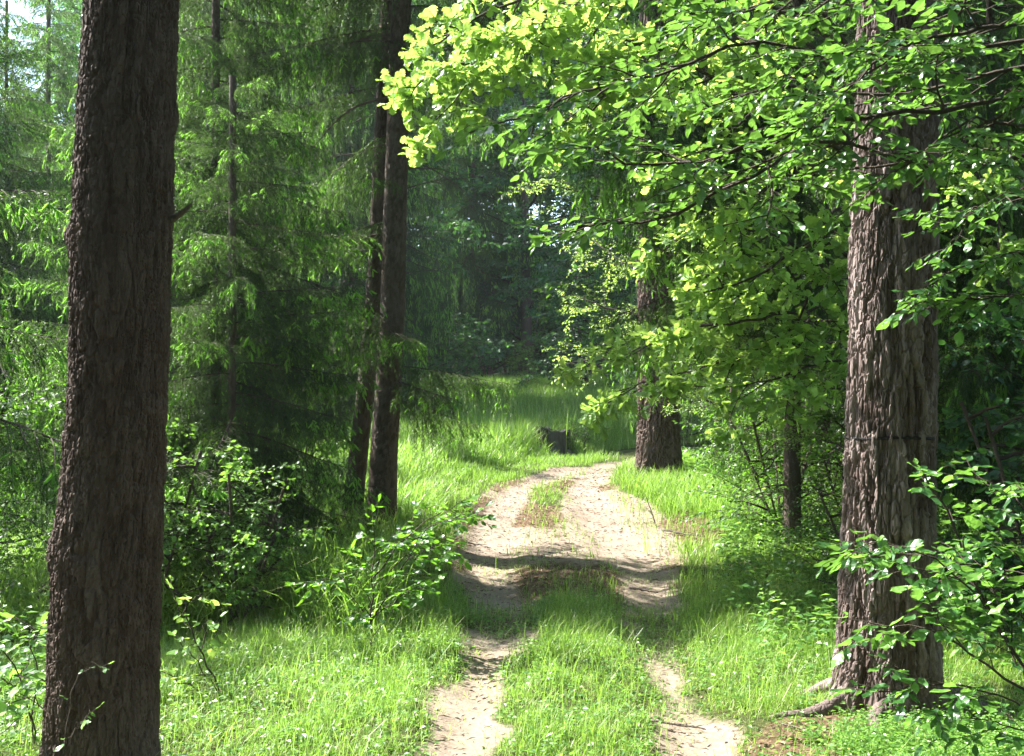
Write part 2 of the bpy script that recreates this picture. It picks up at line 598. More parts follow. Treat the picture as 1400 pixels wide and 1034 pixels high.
# ------------------------------------------------------------------ trunks with bark relief
def bark_relief(th, z, R, cw, ch, seed, wid=.16):
    """plated bark: distance to plate edges on a jittered wrapped grid"""
    nth = max(6, int(round(2 * PI * R / cw)))
    u = th / (2 * PI) * nth + .7 * fbm(np.cos(th) * 5, np.sin(th) * 5, z * 5, oct=3, seed=seed)
    v = z / ch + 1.1 * fbm(np.cos(th) * 4, np.sin(th) * 4, z * 4.0, oct=3, seed=seed + 1)
    iu, iv = np.floor(u), np.floor(v)
    f1 = np.full(u.shape, 9.)
    f2 = np.full(u.shape, 9.)
    cid = np.zeros(u.shape)
    for a in (-1, 0, 1):
        for b in (-1, 0, 1):
            cu, cv = iu + a, iv + b
            w = np.mod(cu, nth)
            px = cu + .12 + .76 * _h(w, cv, w * 0, seed + 2)
            pv = cv + .1 + .8 * _h(w, cv, w * 0, seed + 3)
            d = np.hypot(u - px, v - pv)
            c = _h(w, cv, w * 0, seed + 4)
            cl = d < f1
            f2 = np.where(cl, f1, np.minimum(f2, d))
            cid = np.where(cl, c, cid)
            f1 = np.where(cl, d, f1)
    edge = f2 - f1
    return sstep(.0, wid, edge), cid


def bark_trunk(name, prof, parent, mat, cw=.045, ch=.13, depth=.02, nth=200, dz=.009, zfine=4.2, ztop=9., seed=0, flare=None, lumps=()):
    """prof: rows (z, cx, cy, r) relative to the thing's base"""
    prof = np.array(prof, float)
    zs = list(np.arange(prof[0, 0], zfine, dz)) + list(np.linspace(zfine, ztop, 40))
    zs = np.array(zs)
    sm = lambda c: np.interp(zs, prof[:, 0], prof[:, c])
    ker = np.ones(25) / 25
    s2 = lambda a: np.convolve(np.pad(a, 12, 'edge'), ker, 'valid')
    cx, cy, r = s2(sm(1)), s2(sm(2)), s2(sm(3))
    th = np.arange(nth) * 2 * PI / nth
    TH, ZZ = np.meshgrid(th, zs)
    Rm = float(prof[:, 3].mean())
    e, cid = bark_relief(TH, ZZ, Rm, cw, ch, seed)
    e2, cid2 = bark_relief(TH, ZZ, Rm, cw * .42, ch * .33, seed + 20, .25)
    C_, S_ = np.cos(TH) * Rm, np.sin(TH) * Rm
    wx = .5 * fbm(C_ * 9, S_ * 9, ZZ * 7, oct=2, seed=seed + 31)
    f1 = np.abs(vnoise(C_ / cw + wx, S_ / cw + wx, ZZ / ch * .62, seed=seed + 33))
    f2 = np.abs(vnoise(C_ / cw * 1.9 + wx, S_ / cw * 1.9, ZZ / ch * 1.5, seed=seed + 34))
    fur = .75 * sstep(.02, .13, f1) + .25 * sstep(.02, .14, f2)
    e = e * .3 + fur * .9
    fine = fbm(np.cos(TH) * 12, np.sin(TH) * 12, ZZ * 12, oct=4, seed=seed + 7)
    big = fbm(np.cos(TH) * 1.4, np.sin(TH) * 1.4, ZZ * 1.1, oct=3, seed=seed + 9)
    R = r[:, None] * (.955 + .05 * big) + depth * (e * (.55 + .45 * cid) - .7) + depth * .4 * (e2 * (.3 + cid2)) + depth * .22 * fine
    if flare:
        for amp, zl, ang, wid in flare:
            da = np.abs((TH - ang + PI) % (2 * PI) - PI)
            R = R + amp * np.exp(-np.maximum(ZZ - prof[0, 0], 0) / zl) * np.exp(-(da / wid) ** 2)
    for z0, ang, amp, wz, wa in lumps:
        da = np.abs((TH - ang + PI) % (2 * PI) - PI)
        R = R + amp * np.exp(-((ZZ - z0) / wz) ** 2 - (da / wa) ** 2)
    Vv = np.stack((cx[:, None] + R * np.cos(TH), cy[:, None] + R * np.sin(TH), ZZ), -1).reshape(-1, 3)
    n = len(zs)
    i = np.arange(n - 1)[:, None] * nth
    j = np.arange(nth)[None, :]
    k = (j + 1) % nth
    F4 = np.stack((i + j, i + k, i + nth + k, i + nth + j), -1).reshape(-1, 4)
    g = Geo()
    g.add(Vv, None, F4, tint=np.clip(.15 + .55 * cid + .3 * (cid2 - .5), 0, 1).ravel())
    return g.build(name, mat, parent, smooth=False)


def px_profile(rows, Y, base):
    """rows (py, left px, right px) -> (z, cx, cy, r) relative to base"""
    o = []
    for py, l, r in rows:
        o.append((CAM_Z + (HORIZ - py) / F_PX * Y - base[2], ((l + r) / 2 - 700) / F_PX * Y - base[0], 0, (r - l) / 2 / F_PX * Y))
    return sorted(o)


# left foreground pine
Yl = 5.2
bl = (-1.715, Yl, gz(-1.715, Yl) - .05)
pines = []
t = thing('pine_tree', 'dark scaly pine trunk in the left foreground, cut off by the bottom edge', 'tree', bl)
pr = px_profile([(1120, 58, 220), (1017, 66, 214), (900, 69, 216), (790, 72, 218), (614, 90, 224), (503, 97, 228), (322, 100, 234), (151, 109, 238), (0, 119, 243), (-900, 165, 255), (-1900, 225, 290), (-4500, 280, 320)], Yl, bl)
pr[0] = (-.05,) + pr[0][1:]
bark_trunk('trunk', pr, t, M['pine_bark'], cw=.028, ch=.10, depth=.016, nth=320, dz=.006, seed=3, zfine=3.4, ztop=15.5,
           flare=[(.06, .2, 3.6, .5), (.05, .2, 5.2, .5)], lumps=[(2.33, PI * 1.02, .028, .07, .35), (1.02, PI * 1.02, .03, .10, .4), (1.5, PI * 1.0, .018, .05, .3), (2.85, 0.2, .015, .06, .4)])
pines.append((t, 9.0, 15.3, .12, 0))
g = Geo()
p = smooth_path([at(228, 303, Yl), at(246, 293, Yl - .03), at(262, 279, Yl - .06)], 6) - np.array(bl)
tube(g, p, np.linspace(.019, .006, 6), 8, cap=True)
g.build('branch_stub', M['dead_wood'], t, smooth=True)

# right foreground pine
Yr = 6.3
br = (1.94, Yr, gz(1.94, Yr) - .06)
t = thing('pine_tree', 'thick furrowed pine on the right with a dark wire round it', 'tree', br)
pr = px_profile([(1010, 1136, 1290), (941, 1141, 1283), (866, 1149, 1281), (765, 1153, 1277), (595, 1159, 1274), (503, 1162, 1276), (402, 1163, 1276), (250, 1168, 1279), (0, 1176, 1276), (-900, 1195, 1270), (-1900, 1215, 1265), (-4300, 1230, 1255)], Yr, br)
pr[0] = (-.06,) + pr[0][1:]
bark_trunk('trunk', pr, t, M['old_bark'], cw=.042, ch=.24, depth=.027, nth=340, dz=.0065, seed=41, zfine=3.9, ztop=17.,
           flare=[(.16, .16, 3.55, .38), (.11, .2, 4.5, .35), (.13, .16, 5.6, .4), (.1, .2, .6, .5), (.1, .2, 2.2, .5)])
pines.append((t, 9.5, 16.8, .02, .0))
g = Geo()
zb = CAM_Z + (HORIZ - 598) / F_PX * Yr - br[2]
th = np.linspace(0, 2 * PI, 61)
cxb = (1216.5 - 700) / F_PX * Yr - br[0]
ring = np.stack((cxb + (.216 + .004 * np.sin(th * 5)) * np.cos(th), (.216 + .004 * np.sin(th * 5)) * np.sin(th), zb + .004 * np.sin(th * 3)), -1)
tube(g, ring, .0085, 6)
g.build('wire_band', M['wire'], t, smooth=True)
for k, (a, l, r0, wv) in enumerate([(3.45, .62, .06, .10), (4.35, .5, .05, -.1), (5.75, .75, .06, .12), (.1, .6, .05, .1), (2.6, .5, .05, -.1)]):
    g = Geo()
    s = np.linspace(0, 1, 22)
    ang = a + wv * np.sin(s * 4) * 1.2
    rr = .17 + l * s
    X, Yv = br[0] - .01 + rr * np.cos(ang), br[1] + rr * np.sin(ang)
    zz = ground_z(X, Yv) + .10 * (1 - s) ** 3 + .008 - .05 * s ** 2 + .012 * np.sin(s * 11 + k)
    tube(g, np.stack((X - br[0], Yv - br[1], zz - br[2]), -1), r0 * (1 - .75 * s) * (1 + .12 * np.sin(s * 17 + k)), 12, cap=True)
    g.build('root', M['old_bark'], t, smooth=True)

# pine at the bend
Ym = 17.
bm = (2.02, Ym, gz(2.02, Ym) - .05)
t = thing('pine_tree', 'stout pine standing at the bend of the path, lit on its left side', 'tree', bm)
pr = px_profile([(662, 868, 936), (640, 871, 931), (600, 872, 929), (540, 872, 924), (400, 873, 921), (280, 874, 917), (0, 876, 912), (-600, 880, 910), (-1400, 888, 900)], Ym, bm)
pr[0] = (-.05,) + pr[0][1:]
bark_trunk('trunk', pr, t, M['pine_bark'], cw=.07, ch=.22, depth=.04, nth=150, dz=.018, zfine=6, ztop=18, seed=77, flare=[(.1, .3, 3.7, .5), (.1, .3, 5.5, .5)])

pines.append((t, 10.5, 17.8, .0, 0))


# ------------------------------------------------------------------ spruce
def perp_side(d):
    s = np.cross(d, (0, 0, 1.))
    n = np.linalg.norm(s)
    return s / n if n > 1e-5 else np.array((1., 0, 0))


def spruce_branch(L, droop, hang, seed, fresh=.55, dense=1.0, bare=.06):
    r = np.random.default_rng(seed)
    W, Fo = Geo(), Fol()
    n = 14
    t = np.linspace(0, 1, n)
    wob = r.normal(0, .02 * L, (n, 2)).cumsum(0) * .4 * t[:, None]
    main = np.stack((L * t * (1 - .10 * droop * t), wob[:, 0], L * (.08 * t - droop * t ** 1.6 + .42 * droop * t ** 3) + wob[:, 1] * .5), -1)
    tube(W, main, np.interp(t, (0, 1), (.005 + .005 * L, .002)), 6)
    P, D, Nn, S, T, Fr = [], [], [], [], [], []

    def shoots(path, tip_fresh):
        seg = np.diff(path, axis=0)
        ln = np.linalg.norm(seg, axis=1)
        cum = np.concatenate(((0,), ln.cumsum()))
        tot = cum[-1]
        k = max(2, int(tot / .040 * dense))
        for i in range(k):
            s = (i + r.uniform(.2, .8)) / k * tot
            j = min(np.searchsorted(cum, s) - 1, len(seg) - 1)
            j = max(j, 0)
            q = path[j] + seg[j] * (s - cum[j]) / max(ln[j], 1e-6)
            d = seg[j] / max(ln[j], 1e-6)
            side = perp_side(d) * (1 if i % 2 else -1)
            dd = d * .75 + side * r.uniform(.4, 1.1) + np.array((0, 0, -.15 - .35 * hang * r.random())) + r.normal(0, .25, 3)
            P.append(q)
            D.append(dd)
            Nn.append((r.normal(0, .4), r.normal(0, .4), 1))
            S.append(r.uniform(.05, .09))
            T.append(r.uniform(.1, .9))
            Fr.append(float(s / tot > .66) * tip_fresh * r.uniform(.5, 1) if r.random() < fresh else r.uniform(0, .12))
        P.append(path[-1])
        D.append(seg[-1] + np.array((0, 0, -.02 * hang)))
        Nn.append((r.normal(0, .4), r.normal(0, .4), 1))
        S.append(r.uniform(.06, .09))
        T.append(r.uniform(.3, .9))
        Fr.append(tip_fresh * r.uniform(.5, 1) if r.random() < fresh + .2 else .1)

    n2 = int(L * 15) + 6
    for i in range(n2):
        tt = bare + (1 - bare) * (i + r.uniform(0, .9)) / n2
        p0 = np.array([np.interp(tt, t, main[:, c]) for c in range(3)])
        p1 = np.array([np.interp(min(tt + .05, 1.05), t, main[:, c]) for c in range(3)])
        d = unit(p1 - p0 + np.array((1e-4, 0, 0)))
        sd = perp_side(d) * (1 if i % 2 else -1)
        a = r.uniform(.6, 1.25)
        dv = d * math.cos(a) + sd * math.sin(a) + np.array((0, 0, r.uniform(-.1, .15)))
        l2 = max(.16, L * .42 * (1.08 - .75 * tt) * r.uniform(.6, 1.05))
        m = 6
        pts = [p0]
        for k in range(m):
            dv = unit(dv + np.array((0, 0, -hang * .22)) + r.normal(0, .07, 3))
            pts.append(pts[-1] + dv * l2 / m)
        pts = np.array(pts)
        tube(W, pts, np.linspace(.0045, .0018, m + 1), 3)
        fq = 1. if r.random() < sstep(.2, .75, tt) else 0.
        shoots(pts, fq)
        for b in range(3):
            dd = unit(pts[-1] - pts[-2]) + perp_side(dv) * (b - 1) * .7 + np.array((0, 0, -.35 * hang)) + r.normal(0, .15, 3)
            P.append(pts[-1 - (b % 2)])
            D.append(dd)
            Nn.append((r.normal(0, .4), r.normal(0, .4), 1))
            S.append(r.uniform(.06, .10))
            T.append(r.uniform(.4, .95))
            Fr.append(r.uniform(.6, 1.) if r.random() < (fresh + .25) * (.3 + .7 * fq) else .1)
        # hanging twigs
        nt3 = int(l2 / .10 * dense)
        for k in range(nt3):
            u = (k + r.uniform(.3, .9)) / max(nt3, 1) * m
            j = min(int(u), m - 1)
            q = pts[j] + (pts[j + 1] - pts[j]) * (u - j)
            dd = unit(pts[j + 1] - pts[j]) * .6 + perp_side(pts[j + 1] - pts[j]) * r.uniform(-.6, .6) + np.array((0, 0, -hang * .6))
            l3 = r.uniform(.08, .2 + .14 * hang) * (.6 + .4 * min(L, 2))
            tw = [q]
            for b in range(3):
                dd = unit(dd + np.array((0, 0, -hang * .4)) + r.normal(0, .06, 3))
                tw.append(tw[-1] + dd * l3 / 3)
            tw = np.array(tw)
            shoots(tw, fq * (r.random() < .6))
    Fo.put(P, D, Nn, S, T, Fr)
    return W, Fo, main


def needles_out(g, fo):
    P, R, t, f = fo.arr()
    for sel, tm in ((f > .3, FINGER), (f <= .3, SHOOT)):
        if sel.any():
            o = Fol()
            o.P, o.R, o.t, o.f = [P[sel]], [R[sel]], [t[sel]], [f[sel]]
            o.to(g, tm, 1)


def rot_az_pitch(az, pitch, sc=1.):
    ca, sa, cp, sp = math.cos(az), math.sin(az), math.cos(pitch), math.sin(pitch)
    Rz = np.array(((ca, -sa, 0), (sa, ca, 0), (0, 0, 1)))
    Ry = np.array(((cp, 0, -sp), (0, 1, 0), (sp, 0, cp)))
    return Rz @ Ry * sc


SB = [spruce_branch(2.0, .30, .9, 100), spruce_branch(2.0, .42, 1.1, 101), spruce_branch(1.7, .22, .6, 102, dense=.9), spruce_branch(1.4, .30, .8, 103),
      spruce_branch(2.2, .5, 1.3, 104, fresh=.35)]


def place_branch(gw, fo, b, az, pitch, sc, p):
    W, Fo, main = b
    Mx = rot_az_pitch(az, pitch, sc)
    for v, f4 in zip(W.v, W.f4):
        pass
    Vv = np.concatenate(W.v) @ Mx.T + p
    gw.add(Vv, None, np.concatenate(W.f4), tint=.4)
    fo.join(Fo.placed(Mx, p, RG.uniform(-.15, .15)))


def trunk_geo(h, r0, lean=(0, 0), wob=.02, sides=16, n=30, seed=0, top=.03, flare=.35):
    r = np.random.default_rng(seed)
    z = np.linspace(0, 1, n) ** 1.4 * h
    P = np.stack((lean[0] * z / h + wob * h * .1 * np.cumsum(r.normal(0, .12, n)), lean[1] * z / h + wob * h * .1 * np.cumsum(r.normal(0, .12, n)), z), -1)
    P[0, :2] = 0
    R = r0 * (1 - (1 - top / r0) * (z / h) ** .85) * (1 + flare * np.exp(-z / .22)) * (1 + .05 * r.normal(size=n))
    g = Geo()
    tube(g, P, R, sides)
    return g, P, R


def spruce_tree(label, loc, h, r0, nb, zlo, rad, seed, shape=.9, name='spruce_tree', lean=(0, 0), group=None, dead=0, skip=None, detail_to=7.5, rz=0.):
    r = np.random.default_rng(seed)
    root = thing(name, label, 'tree', loc, rz, group)
    g, P, R = trunk_geo(h, r0, lean, seed=seed)
    g.build('trunk', M['spruce_bark'], root, smooth=True)
    gw, f1, f2 = Geo(), Fol(), Fol()
    for i in range(nb):
        z = zlo + (h * .985 - zlo) * ((i + r.random()) / nb) ** 1.0
        u = (z - zlo) / (h - zlo)
        L = rad * (1 - u) ** shape * r.uniform(.72, 1.12) + .25
        az = i * 2.4 + r.uniform(-.5, .5)
        if skip and skip(az % (2 * PI), z):
            continue
        b = SB[r.integers(len(SB))] if u < .6 else SB[2 + r.integers(2)]
        sc = L / b[2][-1, 0]
        pitch = (.35 * u - .12) + r.uniform(-.14, .14)
        p = np.array([np.interp(z, P[:, 2], P[:, c]) for c in range(3)])
        place_branch(gw, f1 if z < detail_to else f2, b, az, pitch, sc, p)
    if f1.P:
        needles_out(gw, f1)
    if f2.P:
        P_, R_, t_, fr_ = f2.arr()
        k = r.random(len(P_)) < .62
        f2.P, f2.R, f2.t, f2.f = [P_[k]], [R_[k] * 1.15], [t_[k]], [fr_[k]]
        f2.to(gw, SHOOT_FAR, 1)
    gw.build('crown', [M['twig'], M['needle']], root)
    for k in range(dead):
        dead_branch(root, P, r.uniform(.8, zlo + 1.), r.uniform(0, 6.28), r.uniform(.5, 1.1), seed * 31 + k)
    return root


def dead_branch(root, P, z, az, L, seed, droop=.25, thick=.011):
    r = np.random.default_rng(seed)
    p = np.array([np.interp(z, P[:, 2], P[:, c]) for c in range(3)])
    g = Geo()
    d = np.array((math.cos(az), math.sin(az), .12))
    pts = [p]
    for k in range(9):
        d = unit(d + np.array((0, 0, -droop * .16)) + r.normal(0, .09, 3))
        pts.append(pts[-1] + d * L / 9)
    pts = np.array(pts)
    tube(g, pts, np.linspace(thick, .0025, 10), 6, tint=.4)
    for k in range(int(L * 8)):
        j = r.integers(2, 9)
        dd = unit(pts[j] - pts[j - 1]) + r.normal(0, .55, 3)
        q = [pts[j]]
        for m in range(4):
            dd = unit(dd + r.normal(0, .2, 3) + np.array((0, 0, -.12)))
            q.append(q[-1] + dd * r.uniform(.04, .1))
        tube(g, q, np.linspace(.0035, .001, 5), 3, tint=.4)
    return g.build('dead_branch', M['dead_wood'], root, smooth=True)


# ------------------------------------------------------------------ broad-leaved growth
def twig_leaves(r, Fo, pts, o, start=.0):
    seg = np.diff(pts, axis=0)
    ln = np.linalg.norm(seg, axis=1)
    cum = np.concatenate(((0,), ln.cumsum()))
    tot = cum[-1]
    k = max(1, int(tot * (1 - start) / o['lsp']))
    for i in range(k + 1):
        s = min(tot * (start + (1 - start) * (i + .5 * r.random()) / max(k, 1)), tot * .999)
        j = max(0, min(np.searchsorted(cum, s) - 1, len(seg) - 1))
        q = pts[j] + seg[j] * (s - cum[j]) / max(ln[j], 1e-6)
        d = seg[j] / max(ln[j], 1e-6)
        side = perp_side(d) * (1 if i % 2 else -1)
        tip = i == k
        dd = d * (1.0 if tip else .65) + side * (0.15 if tip else .8) + np.array((0, 0, -o['ldroop'])) + r.normal(0, .22, 3)
        nn = np.array((0, 0, 1.)) + r.normal(0, o['ntilt'], 3)
        Fo.put(q, dd, nn, o['leaf'] * r.uniform(.45, 1.12), r.uniform(.05, .95), o.get('fresh', 0) * (r.random() < .3), 1.)
        if o.get('rosette') and (tip or r.random() < .35):
            for b in range(o['rosette']):
                a = b * 2.4 + r.random()
                e = unit(perp_side(d) * math.cos(a) + np.cross(perp_side(d), d) * math.sin(a) + d * .45 + np.array((0, 0, -o['ldroop'])))
                Fo.put(q, e, nn + r.normal(0, .3, 3), o['leaf'] * r.uniform(.65, 1.1), r.uniform(.1, .9), o.get('fresh', 0) * (r.random() < .3))


def walk(r, p, d, L, nseg, wob, grav):
    pts = [np.asarray(p, float)]
    for k in range(nseg):
        d = unit(d + r.normal(0, wob, 3) + np.array((0, 0, grav)))
        pts.append(pts[-1] + d * L / nseg)
    return np.array(pts)


def ramify(r, W, Fo, pts, level, rad, o):
    """twigs along a limb given by its points; leaves on the last level"""
    n = len(pts)
    tube(W, pts, np.linspace(rad, max(rad * .35, .0012), n), 7 if rad > .012 else 4, tint=.5)
    L = np.linalg.norm(np.diff(pts, axis=0), axis=1).sum()
    if level == 0:
        twig_leaves(r, Fo, pts, o, .1)
        return
    k = max(2, int(L / o['csp'][level]))
    st = o.get('bare', .15)
    for i in range(k):
        u = st + (1 - st) * (i + r.uniform(.1, .9)) / k
        x = u * (n - 1)
        j = min(int(x), n - 2)
        q = pts[j] + (pts[j + 1] - pts[j]) * (x - j)
        d = unit(pts[j + 1] - pts[j])
        side = perp_side(d) * (1 if i % 2 else -1)
        a = r.uniform(.55, 1.1)
        dd = d * math.cos(a) + side * math.sin(a) + np.array((0, 0, r.uniform(-.3, .25))) * o.get('spread', 1.)
        l = o['clen'][level] * r.uniform(.5, 1.1) * (1.15 - .55 * u)
        ramify(r, W, Fo, walk(r, q, dd, l, 5, .13, o['grav']), level - 1, max(rad * .5, .0016), o)
    twig_leaves(r, Fo, pts[-3:], o, .1)


BEECH_O = dict(lsp=.032, leaf=.068, ldroop=.22, ntilt=.33, csp={1: .075, 2: .2}, clen={1: .24, 2: .6}, grav=-.02, fresh=.5)
OAK_O = dict(lsp=.055, leaf=.10, ldroop=.15, ntilt=.5, csp={1: .10, 2: .24}, clen={1: .24, 2: .7}, grav=-.03, rosette=4, fresh=.7, spread=1.6)


def leafy_bough(root, ctrl, level, rad, o, seed, tmpl, mat, wood=None, npts=16, name='bough'):
    """a limb as a part; its leaves are a sub-part"""
    r = np.random.default_rng(seed)
    base = np.array(root.location)
    W, Fo = Geo(), Fol()
    pts = smooth_path(ctrl, npts) - base
    pts[1:-1] += r.normal(0, .008, (npts - 2, 3))
    ramify(r, W, Fo, pts, level, rad, o)
    b = W.build(name, wood or M['twig'], root, smooth=True)
    G = Geo()
    Fo.to(G, tmpl, 0)
    G.build('foliage', mat, b, smooth=False)
    return b


# high pine crowns, above the picture
for q, (t, z0, z1, dx, dy) in enumerate(pines):
    r = np.random.default_rng(60 + q)
    gw, f1 = Geo(), Fol()
    co_ = [o for o in t.children if o.name.startswith('trunk')][0].data
    n_ = len(co_.vertices)
    buf = np.zeros(n_ * 3, np.float32)
    co_.vertices.foreach_get('co', buf)
    buf = buf.reshape(-1, 3)
    for k in range(60):
        z = z0 + (z1 - z0) * k / 60
        ring = buf[np.argsort(np.abs(buf[:, 2] - z))[:60]]
        b = SB[r.integers(4)]
        L = (3.0 * math.sin(PI * (.15 + .75 * k / 60)) + .3) * r.uniform(.6, 1.1)
        place_branch(gw, f1, b, k * 2.4, r.uniform(.1, .5), L / b[2][-1, 0], np.array((ring[:, 0].mean(), ring[:, 1].mean(), z)))
    P_, R_, t_, fr_ = f1.arr()
    k = r.random(len(P_)) < .6
    f1.P, f1.R, f1.t, f1.f = [P_[k]], [R_[k] * 1.5], [t_[k]], [fr_[k]]
    f1.to(gw, SHOOT_FAR, 1)
    gw.build('crown', [M['twig'], M['needle']], t)

# ------------------------------------------------------------------ the twin spruces
def px_path(rows, Y):
    return np.array([at(px, py, Y) for py, px in rows])


def twin(label, rows, Y, r_at, seed, branches, sprays):
    pts = px_path(rows, Y)
    base = np.array((pts[0][0], Y, gz(pts[0][0], Y) - .05))
    root = thing('spruce_tree', label, 'tree', base)
    pts[0, 2] = base[2]
    P = smooth_path(pts - base, 60)
    up = P[-1] - P[-8]
    P = np.concatenate((P, P[-1] + unit(up) * np.linspace(.3, 9, 20)[:, None]))
    R = np.interp(P[:, 2], *r_at)
    R = R * (1 + .25 * np.exp(-P[:, 2] / .2))
    # bark relief on a tube
    nth = 60
    n = 420
    zz = np.concatenate((np.linspace(0, 6.2, n), np.linspace(6.3, P[-1, 2], 30)))
    cx, cy = np.interp(zz, P[:, 2], P[:, 0]), np.interp(zz, P[:, 2], P[:, 1])
    rr = np.interp(zz, P[:, 2], R)
    th = np.arange(nth) * 2 * PI / nth
    TH, ZZ = np.meshgrid(th, zz)
    e, cid = bark_relief(TH, ZZ, .15, .03, .05, seed)
    RR = rr[:, None] * (1 + .05 * fbm(np.cos(TH) * 1.5, np.sin(TH) * 1.5, ZZ * 1.5, oct=3, seed=seed)) + .007 * (e - .7 + cid * .6)
    Vv = np.stack((cx[:, None] + RR * np.cos(TH), cy[:, None] + RR * np.sin(TH), ZZ), -1).reshape(-1, 3)
    m = len(zz)
    i = np.arange(m - 1)[:, None] * nth
    j = np.arange(nth)[None, :]
    k = (j + 1) % nth
    g = Geo()
    g.add(Vv, None, np.stack((i + j, i + k, i + nth + k, i + nth + j), -1).reshape(-1, 4), tint=cid.ravel())
    g.build('trunk', M['spruce_bark'], root, smooth=True)
    for q, (py, az, L, dr, tk) in enumerate(branches):
        z = CAM_Z + (HORIZ - py) / F_PX * Y - base[2]
        dead_branch(root, P, z, az, L, seed * 7 + q, dr, tk)
    gw, f1 = Geo(), Fol()
    for (py, az, L, bi, pitch) in sprays:
        z = CAM_Z + (HORIZ - py) / F_PX * Y - base[2]
        p = np.array([np.interp(z, P[:, 2], P[:, c]) for c in range(3)])
        b = SB[bi]
        place_branch(gw, f1, b, az, pitch, L / b[2][-1, 0], p)
    needles_out(gw, f1)
    gw.build('crown', [M['twig'], M['needle']], root)
    return root


r = np.random.default_rng(5)
crownA = [(-120 - 1400 * (i / 46) ** 1.1, i * 2.4, 2.0 * (1 - i / 50) + .3, int(r.integers(5)), r.uniform(-.2, .15)) for i in range(46)]
twin('taller straight spruce trunk of the leaning pair left of the path', [(735, 522), (640, 524), (540, 530), (440, 536), (300, 540), (120, 545), (0, 549)], 12.4,
     ((0, 1.5, 5.6, 15), (.148, .126, .095, .02)), 201,
     [(48, 3.2, 1.45, .9, .022), (135, 3.05, 1.15, 1.0, .019), (62, -.15, .6, .2, .009), (128, .1, .8, .35, .010), (262, -.25, .85, .4, .009), (215, .15, .8, .5, .012), (232, -.3, .9, .5, .011), (195, 2.9, .9, .6, .011),
      (345, 3.1, .7, .3, .008), (372, .1, .45, .2, .007), (395, -1.3, .35, .2, .007), (100, 4.2, .6, .3, .008), (320, 3.6, .5, .4, .007), (470, 3.3, 1.1, .8, .018), (480, 2.9, .8, .5, .009)],
     [(430, 3.6, 1.0, 3, .05), (455, 5.0, .9, 2, -.1), (500, .1, 1.2, 0, -.05), (520, 5.6, .9, 3, -.1), (470, 4.3, .8, 3, 0), (250, 4.2, .55, 3, .1), (545, .5, 1.1, 1, -.1), (300, 2.6, 1.2, 0, -.1), (180, 2.4, 1.5, 1, -.1), (90, .8, 1.4, 1, -.1), (40, 3.3, 1.7, 4, 0), (-20, 2.9, 1.8, 4, 0), (-60, 3.7, 1.8, 4, .05), (-90, 3.1, 2.0, 4, .05), (-40, .3, 1.8, 4, 0), (10, -.4, 1.6, 4, 0), (-80, -.9, 1.8, 4, .05), (-100, 4.4, 1.8, 1, .05), (60, 4.0, 1.3, 4, 0)] + crownA)
twin('thinner spruce trunk leaning against the left side of the taller one', [(760, 478), (640, 488), (540, 499), (440, 508), (300, 516), (120, 524), (0, 529)], 12.75,
     ((0, 1.5, 5.6, 12), (.105, .085, .058, .015)), 202,
     [(320, 2.6, .6, .4, .007), (210, 3.2, .8, .5, .009), (420, 3.2, .5, .3, .006), (150, 2.2, .6, .3, .007), (380, 3.9, .5, .3, .006)],
     [(400, 3.0, .8, 3, -.1), (520, 3.3, .9, 2, -.15), (560, 2.8, .9, 0, -.1), (240, 2.8, 1.1, 1, -.15), (120, 3.3, 1.3, 1, -.1), (30, 2.5, 1.3, 0, -.1), (-80, 3.6, 1.2, 4, -.1), (-180, 1.8, 1.2, 0, -.1), (-300, 2.9, 1.0, 1, 0), (-420, 4.0, .9, 3, 0), (-560, 2, .8, 3, 0)])

# ------------------------------------------------------------------ spruces
def on(x, y, dz=-.04):
    return (x, y, gz(x, y) + dz)


spA = spruce_tree('drooping spruce nearest the leaning pair, its boughs hanging to the grass', on(-2.75, 11.55), 8.8, .055, 92, .9, 1.55, 301, shape=.68)
spB = spruce_tree('taller sunlit spruce rising behind the young bushy one', on(-5.4, 17.2), 5.9, .06, 70, .6, 1.6, 302)
spC = spruce_tree('slender spruce with hanging combs behind the left foreground trunk', on(-6.85, 15.7), 7.6, .05, 100, .5, 1.8, 303, shape=.7)
spE = spruce_tree('young bushy spruce in full sun just right of the left foreground trunk', on(-3.65, 11.6), 4.2, .04, 46, .35, 1.4, 305, shape=.6)
spF = spruce_tree('small drooping spruce in front of the taller drooping one', on(-2.3, 10.15), 4.4, .035, 54, .5, 1.15, 306, shape=.6)
spD = spruce_tree('spruce at the left edge whose dark bough tips reach to the foreground trunk', on(-4.75, 8.9), 4.0, .05, 11, 1.9, 1.9, 304, shape=.4)


def again(src, label, loc, rz, sc, group=None, scz=None):
    o = dup(src)
    o.location = loc
    o.rotation_euler = (0, 0, rz)
    o.scale = (sc, sc, scz or sc)
    o['label'] = label
    if group:
        o['group'] = group
    elif 'group' in o:
        del o['group']
    return o


